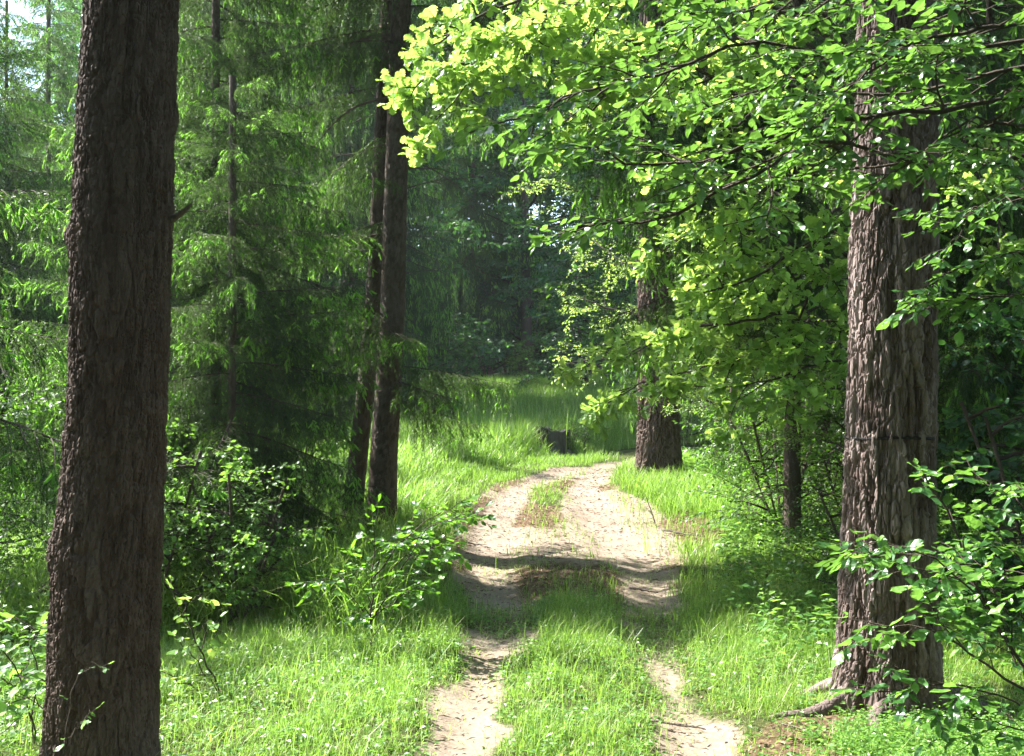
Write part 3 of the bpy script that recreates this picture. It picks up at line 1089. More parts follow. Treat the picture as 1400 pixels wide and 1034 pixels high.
# the spruce on the right whose heavy boughs reach over the path
sp7 = thing('spruce_tree', 'dark spruce right of the path with heavy boughs reaching over it', 'tree', on(2.62, 11.6))
g, P7, R7 = trunk_geo(13, .085, (.25, .1), seed=17)
g.build('trunk', M['spruce_bark'], sp7, smooth=True)
gw, f1 = Geo(), Fol()
r = np.random.default_rng(71)
for (z, az, L, bi, pt) in [(4.6, 3.25, 2.3, 4, -.12), (4.2, 3.0, 2.1, 1, -.12), (4.95, 3.5, 2.3, 4, -.1), (5.4, 3.1, 2.5, 4, -.1), (3.7, 3.35, 1.9, 4, -.15), (5.9, 3.3, 2.3, 1, -.05), (3.2, 3.05, 1.4, 1, -.1), (4.4, 3.7, 1.9, 4, -.1),
                           (2.35, 3.3, 1.35, 0, .05), (2.2, 3.75, 1.3, 2, .05), (2.5, 2.9, 1.2, 0, 0), (2.0, 4.3, 1.2, 2, 0), (2.6, 4.8, 1.4, 0, -.1), (1.9, 2.4, 1.0, 2, 0), (2.9, 3.6, 1.2, 0, 0)]:
    p = np.array([np.interp(z, P7[:, 2], P7[:, c]) for c in range(3)])
    place_branch(gw, f1, SB[bi], az, pt, L / SB[bi][2][-1, 0], p)
for i in range(60):
    z = 2.2 + 10.5 * (i / 60)
    az = i * 2.4
    L = 1.9 * (1 - i / 64) + .2
    b = SB[r.integers(5)]
    p = np.array([np.interp(z, P7[:, 2], P7[:, c]) for c in range(3)])
    place_branch(gw, f1, b, az, r.uniform(-.2, .1), L / b[2][-1, 0], p)
needles_out(gw, f1)
gw.build('crown', [M['twig'], M['needle']], sp7)
for k in range(7):
    dead_branch(sp7, P7, r.uniform(.5, 2.2), r.uniform(0, 6.28), r.uniform(.3, .8), 900 + k)

again(spC, 'tall spruce rising behind the gap of sky in the top left corner', on(-8.8, 18.2), 1.3, 1.1)
again(spC, 'small bushy spruce in the sun behind the leaning pair', on(-3.7, 24.4), 4.3, .75)
again(spC, 'young spruce in the thicket left of the leaning pair', on(-3.6, 16.4), 1.1, .5)
again(spB, 'spruce with sunlit tips behind the drooping one', on(-6.9, 19.6), 2.1, .76)
again(spC, 'spruce with bright combs low behind the leaning pair', on(-5.3, 25.6), 5.2, .95)
again(spA, 'dense spruce in the second row left of the leaning pair', on(-6.6, 22.2), 1.7, .95)
again(spA, 'spruce in the second row, filling the gap behind the bushy young one', on(-8.8, 23.4), 3.1, 1.15)
again(spA, 'spruce of the second row nearest the leaning pair', on(-4.7, 23.9), 4.9, .72)
again(spA, 'far left spruce seen past the left edge of the foreground trunk', on(-8.0, 19.6), 5.7, .85)
again(spA, 'shaded spruce behind the furrowed right trunk', on(4.2, 10.9), 2.2, 0.90, scz=1.44)
again(spA, 'spruce filling the gap between the right trunk and the bend', on(3.7, 14.6), .9, 1.00, scz=1.60)
again(spA, 'tall spruce on the right edge, deep in shade', on(5.9, 11.8), 5.0, 1.10, scz=1.76)
again(spA, 'spruce standing behind the stout pine at the bend', on(3.6, 20.5), 3.0, 1.15, scz=1.84)
again(spA, 'spruce in shade farther back on the right', on(6.6, 17.5), .4, 1.20, scz=1.92)
again(spA, 'big spruce overhanging the shaded meadow from the left', on(-3.5, 26.5), 2.6, 1.35, scz=2.16)
again(spA, 'spruce at the left rim of the clearing beyond the leaning pair', on(-7.2, 29.0), .6, 1.45, scz=2.32)
again(spA, 'broad spruce showing between the leaning pair and the left spruces', on(-10.4, 31.5), 2.9, 1.60, scz=2.56)
again(spA, 'spruce added to shade the meadow, behind the big overhanging one', on(-6.0, 32.2), 2.2, 1.4, scz=2.2)  # this and the next two, mostly hidden, are added to shade the meadow
again(spA, 'tall spruce added behind the left rim to shade the meadow', on(-9.0, 35.6), .9, 1.6, scz=2.5)
again(spA, 'spruce added at the far left corner to shade the meadow', on(-5.6, 39.0), 4.0, 1.6, scz=2.4)
again(spA, 'spruce with dark skirts at the back left of the meadow', on(-3.8, 34.5), 3.6, 1.50, scz=2.40)
again(spA, 'spruce towering in the dark middle of the far wood', on(-1.6, 50.0), 1.9, 2.00, scz=3.20)
again(spA, 'spruce at the right of the far clearing mouth', on(4.6, 35.0), 5.3, 1.60, scz=2.56)


# ------------------------------------------------------------------ broad-leaved trees for the middle and far distance
def leafy_cluster(seed, L=.9, leaf=.085, o=None):
    r = np.random.default_rng(seed)
    W, Fo = Geo(), Fol()
    oo = dict(lsp=.05, leaf=leaf, ldroop=.2, ntilt=.5, csp={1: .085, 2: .2}, clen={1: .3, 2: .5}, grav=-.03, fresh=.5, spread=1.8)
    oo.update(o or {})
    ramify(r, W, Fo, walk(r, (0, 0, 0), np.array((1., 0, .1)), L, 6, .1, -.02), 1, .006, oo)
    return W, Fo


LC = [leafy_cluster(400 + k, .9) for k in range(4)]


def broad_tree(name, label, loc, h, r0, rad, zlo, ncl, seed, mat, tmpl=SIMPLE, clsc=1., nl=12, group=None, stems=1, leafy_sc=1.):
    r = np.random.default_rng(seed)
    root = thing(name, label, 'shrub' if 'shrub' in name or 'bush' in name else 'tree', loc, 0, group)
    gt, gw, fo = Geo(), Geo(), Fol()
    axes = []
    for s in range(stems):
        a = s * 2.4 + r.random()
        lean = (math.cos(a) * rad * .5, math.sin(a) * rad * .5) if stems > 1 else (r.normal(0, .03 * h), r.normal(0, .03 * h))
        g, P, R = trunk_geo(h * (1 if s == 0 else r.uniform(.6, .95)), r0 * (1 if stems == 1 else r.uniform(.6, 1)), lean, wob=.035, sides=9, n=16, seed=seed + s, top=.012)
        for v, f in zip(g.v, g.f4):
            gt.add(v, None, f, tint=.4)
        axes.append((P, R))
    limbs = []
    for i in range(nl * stems):
        P, R = axes[i % stems]
        H = P[-1, 2]
        u = (i // stems + r.random()) / nl
        z = zlo + (H * .97 - zlo) * u
        p = np.array([np.interp(z, P[:, 2], P[:, c]) for c in range(3)])
        az = i * 2.4 + r.uniform(-.4, .4)
        L = rad * (math.sin(PI * (.18 + .74 * u)) ** .7) * r.uniform(.7, 1.15) / (1 if stems == 1 else 1.6)
        d = np.array((math.cos(az), math.sin(az), r.uniform(.1, .6)))
        q = walk(r, p, d, L, 7, .14, .0)
        tube(gw, q, np.linspace(min(.35 * r0 + .01, .07), .006, 8), 5, tint=.4)
        limbs.append(q)
    for i in range(ncl):
        q = limbs[r.integers(len(limbs))]
        x = r.uniform(.25, 1) ** .8 * 6.99
        j = int(x)
        p = q[j] + (q[j + 1] - q[j]) * (x - j) + r.normal(0, .07 * rad, 3)
        W, Fo = LC[r.integers(len(LC))]
        d = unit(q[j + 1] - q[j])
        az = math.atan2(d[1], d[0]) + r.uniform(-1.3, 1.3)
        Mx = rot_az_pitch(az, r.uniform(-.45, .55), clsc * r.uniform(.7, 1.15))
        gw.add(np.concatenate(W.v) @ Mx.T + p, None, np.concatenate(W.f4), tint=.4)
        f = Fo.placed(Mx * leafy_sc, p, r.uniform(-.2, .2)) if leafy_sc == 1 else Fo.placed(Mx, p, r.uniform(-.2, .2))
        if leafy_sc != 1:
            f.R = [f.R[0] * leafy_sc]
        fo.join(f)
    gt.build('trunk' if stems == 1 else 'stem', M['spruce_bark'], root, smooth=True)
    fo.to(gw, tmpl, 1)
    gw.build('crown', [M['twig'], mat], root)
    return root


# tall trees of the far wood
btA = broad_tree('leafy_tree', 'dark leafy tree at the left end of the far wood', on(-5.0, 40.0), 20, .24, 4.6, 1.2, 640, 501, M['broad_cool'], clsc=1.7, nl=34, leafy_sc=1.5)
btB = broad_tree('leafy_tree', 'dark leafy tree right in the middle behind the shaded meadow', on(.6, 50.0), 22, .26, 5.0, 1.0, 680, 502, M['broad_cool'], clsc=1.8, nl=34, leafy_sc=1.5)
btC = broad_tree('leafy_tree', 'lighter green leafy tree right of the far clearing', on(4.6, 42.0), 18, .2, 4.4, .8, 600, 503, M['broad'], clsc=1.6, nl=32, leafy_sc=1.4)
GF = 'trees of the wood beyond the meadow'
LF = 'leafy tree in the dark wood closing the view beyond the meadow'
k = 0
for (x, y, s) in [(-2.2, 55, 1.05), (3.8, 57, 1.1), (-6.5, 58, 1.1), (8.0, 54, 1.1), (-9.5, 50, 1.0), (-14, 44, .6), (12.5, 50, 1.0), (0.5, 64, 1.2), (7, 66, 1.2), (-7, 68, 1.2), (-13, 60, 1.0), (-19, 54, .6), (14.5, 62, 1.2), (-24, 62, .6), (20, 58, 1.2), (-17, 70, .8), (2, 76, 1.3), (11, 77, 1.3), (-9, 78, 1.3), (22, 74, 1.3), (-28, 74, .7), (-4.5, 88, 1.4), (.8, 90, 1.5), (5.5, 88, 1.4), (10, 92, 1.5), (-9.5, 92, 1.5), (-15, 90, 1.4), (16, 90, 1.4), (-22, 88, .8)]:
    again((btA, btB, btC)[k % 3] if k % 5 else btA, LF, on(x, y), k * 1.7, s, GF)
    k += 1
again(btA, 'leafy tree behind the dense left spruce', on(-9.5, 28.5), 2.8, .5)
again(btB, 'leafy tree standing left behind the big meadow spruce', on(-8.2, 35), 4.2, .9)
again(btA, 'shaded leafy tree on the right behind the beech boughs', on(7.8, 14.5), 1.1, .7)
again(btB, 'shaded leafy tree deep behind the right trunk', on(5.2, 17.0), 2.0, .6)
again(btC, 'leafy tree behind the bend on the right', on(5.6, 25.0), 3.3, .85)
again(btA, 'dark leafy tree at the right rim of the meadow', on(4.4, 29.0), 4.4, .8)
again(btB, 'leafy tree far back on the right side', on(9.5, 24.0), .4, .95)

# the wood behind the viewer shades the picture's near side
for k, (x, y, s) in enumerate([(-4.5, -5, .8), (3.5, -6, .8), (-9, -1.5, .8), (7.5, -1, .8), (8.5, 5, .8), (0, -11, .9), (8, -9, .9), (-9, -9, .9), (-1, -6.5, .7), (-6.5, -7, .8), (11, 2, .9), (5.5, -3.5, .7), (3, -13, 1), (-4, -14, 1), (13, -5, 1), (-13, -5, .9), (10, 9, .8), (-6.5, 1.6, .8), (-11, 3, .9), (-3, .2 - 3, .7), (4.5, 1.0, .75)]):
    again((btC, btA)[k % 2], 'leafy tree behind the viewpoint, outside the photograph', on(x, y), k * 1.3, s, 'trees behind the viewpoint')

# low shrubs
shA = broad_tree('leafy_shrub', 'bright leafy shrub at the left edge behind the foreground trunk', on(-4.6, 10.2), 2.3, .018, 1.1, .12, 125, 601, M['broad'], tmpl=SIMPLE, clsc=.75, nl=7, stems=5)
shB = broad_tree('leafy_shrub', 'low leafy shrub beneath the pale spruce bough right of the path', on(2.75, 12.6), 1.5, .011, 1.0, .06, 115, 602, M['broad'], tmpl=SIMPLE, clsc=.65, nl=6, stems=5)
shC = broad_tree('leafy_shrub', 'cool green shrub in the shade right of the furrowed trunk', on(3.75, 8.6), 2.2, .02, 1.2, .1, 80, 603, M['broad_cool'], tmpl=ROUND, clsc=.85, nl=7, stems=5, leafy_sc=1.15)
shD = broad_tree('leafy_shrub', 'sunlit leafy shrub right behind the thin yellow-green sapling', on(-2.65, 8.9), 1.45, .013, .8, .06, 70, 604, M['herb'], tmpl=ROUND[0], clsc=.6, nl=6, stems=5)
for src, lab, x, y, rz, s in [
    (shD, 'leafy shrub in tall grass under the drooping spruce', -1.98, 8.95, 4.5, .85),
    (shD, 'sunlit shrub just right of the left foreground trunk', -3.15, 9.7, 5.5, 1.1),
    (shB, 'bright shrub low behind the left spruces', -5.6, 16.9, .4, 1.2),
    (shA, 'leafy shrub between the leaning pair and the drooping spruce', -2.7, 15.3, 2.5, .8),
    (shB, 'small shrub in tall grass left of the leaning pair', -2.9, 10.6, 3.0, .65),
    (shA, 'leafy shrub at the far left under the sunlit spruces', -6.8, 14.2, 4.0, 1.2),
    (shB, 'shrub at the left edge beside the sawn log', -4.2, 8.9, 5.1, .85),
    (shA, 'bushy shrub right of the stout pine at the bend', 3.2, 16.2, .9, .9),
    (shB, 'leafy shrub close behind the furrowed right trunk', 2.7, 9.3, 1.7, .8),
    (shA, 'leafy shrub between the thin dark trunk and the right trunk', 3.2, 11.6, 3.6, .75),
    (shC, 'dark shrub at the right edge behind the beech sapling', 4.3, 7.7, 2.0, .8),
    (shC, 'shaded shrub deep on the right edge', 5.2, 9.8, 4.4, 1.3),
    (shA, 'shrub at the right rim of the shaded meadow', 3.4, 24.5, 5.0, 1.1),
    (shC, 'dark shrub at the foot of the far wood, left of centre', -2.6, 40.0, 1.0, 1.6),
    (shC, 'dark shrub at the foot of the far wood, right of centre', 2.6, 41.0, 3.0, 1.8),
    (shA, 'bright bramble clump catching sun at the back of the meadow', .45, 43.0, 2.0, .75),
    (shC, 'low dark shrub overhung by the big meadow spruce', -2.7, 29.5, 4.1, 1.0),
]:
    again(src, lab, on(x, y), rz, s)

for k, (x, y, sc) in enumerate([(-5.5, 49, 2.4), (-3.2, 52, 2.2), (-1.0, 50.5, 2.3), (1.4, 53, 2.2), (3.4, 51, 2.5), (5.8, 53, 2.5), (-8.2, 52, 2.6), (8.6, 50, 2.5), (-.2, 58, 3.0), (3.0, 60, 3.0), (-3.6, 60, 3.0), (6.5, 61, 3.0), (-6.0, 66, 3.6), (-2.2, 68, 3.8), (1.4, 67, 3.6), (4.9, 69, 3.8), (9, 68, 3.8), (-10, 67, 3.8)]):
    again((shC, shA)[k % 3 == 1], 'dark leafy shrub in the understorey of the far wood', on(x, y), k * 1.9, sc, 'understorey shrubs of the far wood')

# young oak in the sun beside the stout pine
yo = broad_tree('young_oak', 'young sunlit oak close behind the stout pine, leaning out over the path', on(2.12, 18.9), 6.2, .06, 2.1, 1.0, 260, 611, M['oak'], tmpl=SIMPLE, clsc=.62, nl=16)
again(yo, 'sunlit young oak behind the bend, right of the stout pine', on(3.0, 17.9), 2.0, .9)
again(yo, 'small young oak whose lit leaves half cover the stout pine', on(2.75, 15.6), 5.0, .62)
again(yo, 'young oak catching sun beyond the right trunk', on(3.0, 10.2), 4.0, .62)

# ------------------------------------------------------------------ the oak over the path
oak = thing('oak_tree', 'oak hidden behind the right trunk, its sunlit lobed leaves hanging over the path', 'tree', on(2.75, 9.4))
g, Po, Ro = trunk_geo(8.5, .13, (.1, -.1), seed=23)
g.build('trunk', M['spruce_bark'], oak, smooth=True)
ob = np.array(oak.location)


def from_trunk(P, base, z):
    return base + np.array([np.interp(z, P[:, 2], P[:, c]) for c in range(3)])


for k, (z, pts, lv, rd) in enumerate([
    (3.7, [(1000, -30, 8.7), (820, 10, 8.3), (720, 40, 8.1), (640, 85, 8.0), (575, 110, 7.9)], 2, .022),
    (3.5, [(1040, 60, 8.7), (900, 90, 8.4), (800, 150, 8.2)], 2, .020),
    (3.9, [(1060, -60, 8.5), (900, -20, 8.1), (760, 10, 7.8), (690, 60, 7.7)], 2, .02),
    (3.2, [(1100, 120, 8.9), (1000, 180, 8.6), (940, 250, 8.5)], 2, .018),
    (3.0, [(1140, 290, 8.9), (1112, 380, 8.7), (1075, 480, 8.6)], 2, .018),
    (2.7, [(1120, 230, 8.8), (1040, 260, 8.5), (990, 330, 8.4)], 2, .016),
    (2.4, [(1120, 420, 8.9), (1020, 440, 8.8), (930, 450, 8.8)], 2, .016),
    (2.1, [(1130, 470, 9.0), (1060, 470, 8.9), (1000, 500, 8.9)], 2, .014),
    (3.6, [(1100, 20, 9.1), (1000, 60, 9.1), (930, 150, 9.2)], 2, .018),
    (4.3, [(950, -100, 8.8), (800, -40, 8.7), (660, 20, 8.6), (600, 60, 8.5)], 2, .018),
    (2.6, [(1150, 380, 9.0), (1080, 330, 8.8), (1000, 310, 8.6), (920, 330, 8.5)], 2, .014),
    (2.3, [(1150, 440, 9.2), (1000, 440, 9.5), (890, 470, 10.0), (815, 500, 10.2)], 2, .012),
    (2.2, [(1150, 480, 9.3), (1020, 490, 9.3), (910, 515, 9.2), (845, 535, 9.2)], 2, .012),
    (2.0, [(1160, 490, 9.0), (1110, 500, 8.8), (1050, 520, 8.7), (980, 530, 8.7)], 2, .012),
    (3.3, [(1080, 160, 8.6), (980, 110, 8.3), (880, 60, 8.2), (780, 90, 8.1)], 2, .018),
    (2.9, [(1150, 330, 8.8), (1090, 340, 8.6), (1030, 380, 8.5), (960, 400, 8.4)], 2, .016),
    (3.4, [(1290, 150, 9.2), (1340, 250, 9.0), (1380, 330, 8.9)], 2, .014),
]):
    leafy_bough(oak, [from_trunk(Po, ob, z)] + [at(*q) for q in pts], lv, rd, dict(OAK_O, bare=.3), 700 + k, OAK, M['oak'])
leafy_bough(oak, [at(662, 72, 8.03), at(630, 130, 8.0), at(590, 175, 7.95), at(570, 195, 7.9)], 1, .006, OAK_O, 730, OAK, M['oak'], npts=8)
leafy_bough(oak, [at(690, 60, 8.06), at(690, 110, 8.0), at(640, 165, 7.95)], 1, .006, OAK_O, 731, OAK, M['oak'], npts=8)

# ------------------------------------------------------------------ the beech on the right
be = thing('beech_tree', 'beech at the right edge, its glossy leaves hanging across the right trunk', 'tree', on(3.35, 5.0))
g, Pb, Rb = trunk_geo(9, .12, (.1, .2), seed=29, flare=.2)
g.build('trunk', M['dead_wood'], be, smooth=True)
bb = np.array(be.location)
for k, (z, pts, lv, rd) in enumerate([
    (3.3, [(1380, 60, 4.9), (1180, 72, 4.7), (1020, 60, 4.6), (900, 100, 4.6), (790, 130, 4.6), (715, 165, 4.6)], 2, .0095),
    (3.1, [(1400, 130, 4.8), (1240, 150, 4.6), (1080, 180, 4.5), (960, 220, 4.5), (850, 225, 4.5)], 2, .012),
    (2.9, [(1400, 210, 5.0), (1270, 230, 4.8), (1130, 190, 4.6), (1030, 240, 4.5), (900, 300, 4.5), (790, 310, 4.5)], 2, .011),
    (3.6, [(1400, -20, 4.8), (1250, -30, 4.6), (1080, 0, 4.5), (950, 30, 4.5)], 2, .012),
    (3.5, [(1420, 20, 4.5), (1330, 40, 4.3), (1240, 60, 4.2), (1150, 120, 4.2)], 2, .010),
    (2.9, [(1420, 170, 4.6), (1350, 160, 4.4), (1290, 190, 4.3)], 2, .009),
    (2.5, [(1430, 340, 4.9), (1370, 350, 4.8), (1300, 370, 4.8), (1250, 410, 4.8)], 1, .006),
    (2.4, [(1430, 395, 4.8), (1370, 405, 4.7), (1310, 410, 4.7), (1260, 415, 4.7)], 1, .006),
    (2.7, [(1440, 260, 5.2), (1380, 270, 5.2), (1320, 290, 5.2)], 2, .007),
    (3.3, [(1440, 80, 5.2), (1330, 110, 5.3), (1200, 130, 5.3), (1080, 110, 5.3), (960, 150, 5.3)], 2, .011),
    (3.8, [(1440, -60, 5.1), (1300, -70, 5.0), (1130, -50, 5.0), (1000, -20, 5.0)], 2, .011),
]):
    leafy_bough(be, [from_trunk(Pb, bb, z)] + [at(*q) for q in pts], lv, rd, dict(BEECH_O, bare=.2), 800 + k, BEECH, M['beech'])

# ------------------------------------------------------------------ saplings
SAP_O = dict(BEECH_O, leaf=.078, csp={1: .075, 2: .14}, clen={1: .2, 2: .42}, lsp=.034, fresh=.9)


def sapling(name, label, cat, base, boughs, o, seed, tmpl, mat, rad=.006):
    root = thing(name, label, cat, base)
    for k, (lv, rd, pts) in enumerate(boughs):
        leafy_bough(root, [at(*q) for q in pts], lv, rd, o, seed + k, tmpl, mat, npts=12, name='stem' if k == 0 else 'branch')
    return root


xb = (1462 - 700) / F_PX * 5.0
sapling('beech_sapling', 'bushy beech sapling in the lower right corner before the furrowed trunk', 'sapling', on(xb, 5.0), [
    (1, .009, [(1462, 1090, 5.0), (1400, 925, 5.0), (1335, 810, 5.0), (1290, 690, 5.0), (1258, 640, 5.0)]),
    (2, .006, [(1425, 965, 5.0), (1340, 900, 4.9), (1260, 860, 4.9), (1190, 855, 4.9)]),
    (2, .005, [(1350, 835, 5.0), (1290, 770, 5.0), (1220, 745, 5.0), (1150, 750, 5.0)]),
    (2, .005, [(1440, 1010, 5.0), (1370, 950, 4.9), (1290, 935, 4.8), (1200, 945, 4.8)]),
    (2, .006, [(1450, 1040, 5.0), (1430, 800, 5.1), (1400, 690, 5.2), (1330, 650, 5.2)]),
    (2, .005, [(1430, 820, 5.1), (1390, 760, 5.1), (1340, 720, 5.1)]),
    (2, .005, [(1390, 910, 5.0), (1380, 840, 5.1), (1330, 790, 5.2), (1250, 800, 5.2)]),
    (2, .005, [(1455, 1050, 5.0), (1400, 1000, 4.9), (1330, 985, 4.8)]),
    (2, .005, [(1455, 1060, 5.0), (1420, 880, 4.8), (1400, 800, 4.8), (1370, 780, 4.7)]),
], SAP_O, 850, BEECH, M['beech'])

x0 = (508 - 700) / F_PX * 7.8
CS_O = dict(SAP_O, leaf=.070, csp={1: .065, 2: .12}, clen={1: .2, 2: .36}, lsp=.036)
sapling('leafy_sapling', 'leafy sapling in the grass just left of the shaded path', 'sapling', on(x0, 7.8), [
    (1, .007, [(508, 900, 7.8), (508, 840, 7.8), (512, 770, 7.8), (510, 700, 7.8)]),
    (2, .005, [(508, 850, 7.8), (540, 790, 7.7), (590, 720, 7.6), (640, 708, 7.6)]),
    (2, .005, [(510, 790, 7.8), (550, 740, 7.8), (600, 700, 7.9), (625, 700, 7.9)]),
    (1, .004, [(508, 830, 7.8), (490, 790, 7.7), (480, 750, 7.7)]),
    (1, .004, [(511, 780, 7.8), (530, 740, 7.7), (550, 720, 7.7)]),
    (2, .004, [(508, 860, 7.8), (470, 800, 7.8), (430, 790, 7.8)]),
    (1, .004, [(508, 845, 7.8), (560, 810, 7.8), (600, 790, 7.8)]),
    (2, .004, [(511, 800, 7.8), (560, 760, 7.9), (610, 745, 8.0)]),
], CS_O, 870, ROUND, M['broad'])
x0 = (300 - 700) / F_PX * 6.6
YS_O = dict(SAP_O, leaf=.08, csp={1: .08, 2: .2}, clen={1: .18, 2: .3}, lsp=.05, fresh=1.0)
sapling('leafy_sapling', 'thin yellow-green sapling just right of the left foreground trunk', 'sapling', on(x0, 6.6), [
    (1, .006, [(303, 960, 6.6), (280, 900, 6.6), (250, 840, 6.6), (232, 800, 6.6)]),
    (1, .005, [(295, 955, 6.6), (262, 938, 6.6), (225, 920, 6.5), (190, 905, 6.5)]),
    (1, .004, [(300, 950, 6.6), (265, 900, 6.6), (240, 870, 6.6)]),
    (1, .004, [(275, 890, 6.6), (285, 850, 6.6), (305, 880, 6.6)]),
    (1, .004, [(250, 840, 6.6), (270, 815, 6.6), (280, 820, 6.6)]),
], YS_O, 880, ROUND, M['oak'])
x0 = (92 - 700) / F_PX * 4.75
sapling('leafy_seedling', 'few-leaved seedling growing against the foot of the left foreground trunk', 'sapling', on(x0, 4.75), [
    (1, .003, [(88, 1100, 4.75), (92, 1000, 4.75), (100, 940, 4.75), (120, 912, 4.75), (148, 908, 4.75)]),
    (1, .0025, [(92, 1010, 4.75), (112, 985, 4.75), (130, 970, 4.75)]),
], dict(YS_O, leaf=.05, clen={1: .07}, csp={1: .16}, lsp=.06), 890, ROUND, M['herb'])
x0 = (20 - 700) / F_PX * 5.6
sapling('leafy_sapling', 'leafy bramble sapling in the lower left corner', 'sapling', on(x0, 5.6), [
    (2, .005, [(60, 1060, 5.6), (30, 940, 5.6), (0, 880, 5.6), (-30, 840, 5.6)]),
    (2, .005, [(40, 1060, 5.6), (50, 960, 5.6), (45, 880, 5.6), (60, 850, 5.6)]),
    (2, .005, [(10, 1060, 5.6), (-10, 980, 5.5), (10, 930, 5.4), (40, 920, 5.4)]),
    (2, .005, [(70, 1060, 5.5), (70, 1000, 5.4), (50, 960, 5.3), (20, 950, 5.3)]),
], dict(SAP_O, leaf=.075, csp={1: .075, 2: .14}, clen={1: .18, 2: .34}, lsp=.036), 895, ROUND, M['herb'])

# ------------------------------------------------------------------ stump, log, sticks
sx, sy = .70, 22.0
st = thing('tree_stump', 'dark weathered stump at the left edge of the path, grass around it', 'stump', on(sx, sy))
nth, nz = 72, 26
th = np.arange(nth) * 2 * PI / nth
zz = np.linspace(0, 1, nz)
TH, ZZ = np.meshgrid(th, zz)
top = .50 + .03 * np.cos(TH - 2.6) + .05 * vnoise(np.cos(TH) * 4, np.sin(TH) * 4, seed=4) - .04 * np.exp(-((TH - .2) / .5) ** 2)
R = .30 + .06 * (1 - ZZ) ** 3 + .025 * np.sin(TH * 9 + ZZ * 2) + .02 * vnoise(np.cos(TH) * 7, np.sin(TH) * 7, ZZ * 2, seed=6)
Vo = np.stack((R * np.cos(TH), R * np.sin(TH) * .8, ZZ * top), -1)
Ri = R[-1] - .07
inner = np.stack((Ri * np.cos(th), Ri * np.sin(th) * .8, top[-1] - .02), -1)
pit = np.stack((Ri * .6 * np.cos(th), Ri * .6 * np.sin(th) * .8, top[-1] * .55), -1)
Vs = np.concatenate((Vo.reshape(-1, 3), inner, pit, [(0, 0, .22)]))
i = np.arange(nz + 1)[:, None] * nth
j = np.arange(nth)[None, :]
F4 = np.stack((i + j, i + (j + 1) % nth, i + nth + (j + 1) % nth, i + nth + j), -1).reshape(-1, 4)
e = (nz + 2) * nth
jj = np.arange(nth)
g = Geo()
g.add(Vs, np.stack(((nz + 1) * nth + jj, (nz + 1) * nth + (jj + 1) % nth, np.full(nth, e)), -1), F4, tint=.4)
g.build('trunk', M['stump'], st, smooth=False)
for k, a in enumerate((3.4, 4.9, 5.8, .7)):
    g = Geo()
    s = np.linspace(0, 1, 9)
    tube(g, np.stack(((.25 + .35 * s) * math.cos(a), (.22 + .3 * s) * math.sin(a), .12 * (1 - s) ** 2 + .01), -1), .07 * (1 - .7 * s), 8, cap=True)
    g.build('root', M['stump'], st, smooth=True)
again(shB, 'dark ivy-like bush pressed against the right side of the stump', on(1.22, 22.15), 2.2, .40)

# sawn log piece lying at the left
lx, ly = (42 - 700) / F_PX * 8.6, 8.6
lg = thing('log', 'short brown sawn log lying in grass left of the foreground trunk', 'log', (lx, ly, gz(lx, ly) + .12), .5)
g = Geo()
s = np.linspace(-.28, .28, 14)
tube(g, np.stack((s, 0 * s, .01 * np.sin(s * 9)), -1), .115 + .008 * np.sin(s * 21), 22)
g.build('bark', M['spruce_bark'], lg, smooth=True)
for sgn in (-1, 1):
    g = Geo()
    a = np.arange(22) * 2 * PI / 22
    Vc = np.concatenate(([(sgn * .281, 0, 0)], np.stack((np.full(22, sgn * .2795), .112 * np.cos(a), .112 * np.sin(a)), -1)))
    f = np.array([(0, 1 + q, 1 + (q + 1) % 22) for q in range(22)])
    g.add(Vc, f if sgn > 0 else f[:, ::-1], None, tint=.5)
    g.build('cut_face', M['sawn'], lg)


def stick(label, p0, p1, rad, seed, bend=.05):
    r = np.random.default_rng(seed)
    a, b = np.array(p0), np.array(p1)
    c = thing('fallen_stick', label, 'stick', a)
    n = 10
    q = np.linspace(0, 1, n)[:, None] * (b - a) + r.normal(0, bend * np.linalg.norm(b - a) * .3, (n, 3)) * np.sin(np.linspace(0, PI, n))[:, None]
    g = Geo()
    tube(g, q, np.linspace(rad, rad * .45, n), 7, cap=True)
    g.build('stem', M['dead_wood'], c, smooth=True)
    for k in range(2):
        j = r.integers(3, 8)
        dd = (b - a) * .2 + r.normal(0, .12, 3) * np.linalg.norm(b - a)
        dd[2] = abs(dd[2]) * .4
        g = Geo()
        tube(g, q[j] + np.linspace(0, 1, 5)[:, None] * dd, np.linspace(rad * .45, rad * .2, 5), 5, cap=True)
        g.build('side_twig', M['dead_wood'], c, smooth=True)
    return c


def gp(px, Y, dz=.015):
    x = (px - 700) / F_PX * Y
    return (x, Y, gz(x, Y) + dz)


p = np.array(gp(898, 13.4, .0))
stick('thin dark stick standing upright beside the sandy rut', p, p + np.array((-.12, .05, .36)), .008, 1)
stick('dark forked twig lying in the right rut, nearest the camera', gp(890, 6.1), gp(965, 6.0), .007, 2)
stick('thin twig lying on the grass strip before the right rut', gp(835, 5.75, .05), gp(905, 5.7, .02), .004, 3)
stick('short stick lying across the shaded right rut', gp(860, 10.3), gp(900, 10.2), .012, 4)
stick('curved stick on the litter bank at the right edge of the path', gp(905, 13.0, .03), gp(965, 12.6, .05), .013, 5)
stick('small stick lying on the bare sand left of the path middle', gp(640, 12.6), gp(668, 12.5), .008, 6)
stick('twig on the bare soil beside the roots of the right trunk', gp(1068, 5.9), gp(1120, 5.75), .006, 7)
p = np.array(gp(5, 9.0, .1))
stick('dark crooked dead limb leaning in the thicket at the left edge', p, p + np.array((.38, .1, .42)), .03, 8, .3)
p = np.array(gp(250, 9.4, .0))
stick('leaning dead stem in the thicket right of the left foreground trunk', p, p + np.array((.42, .1, 1.0)), .009, 9, .08)
p = np.array(gp(232, 9.8, .0))
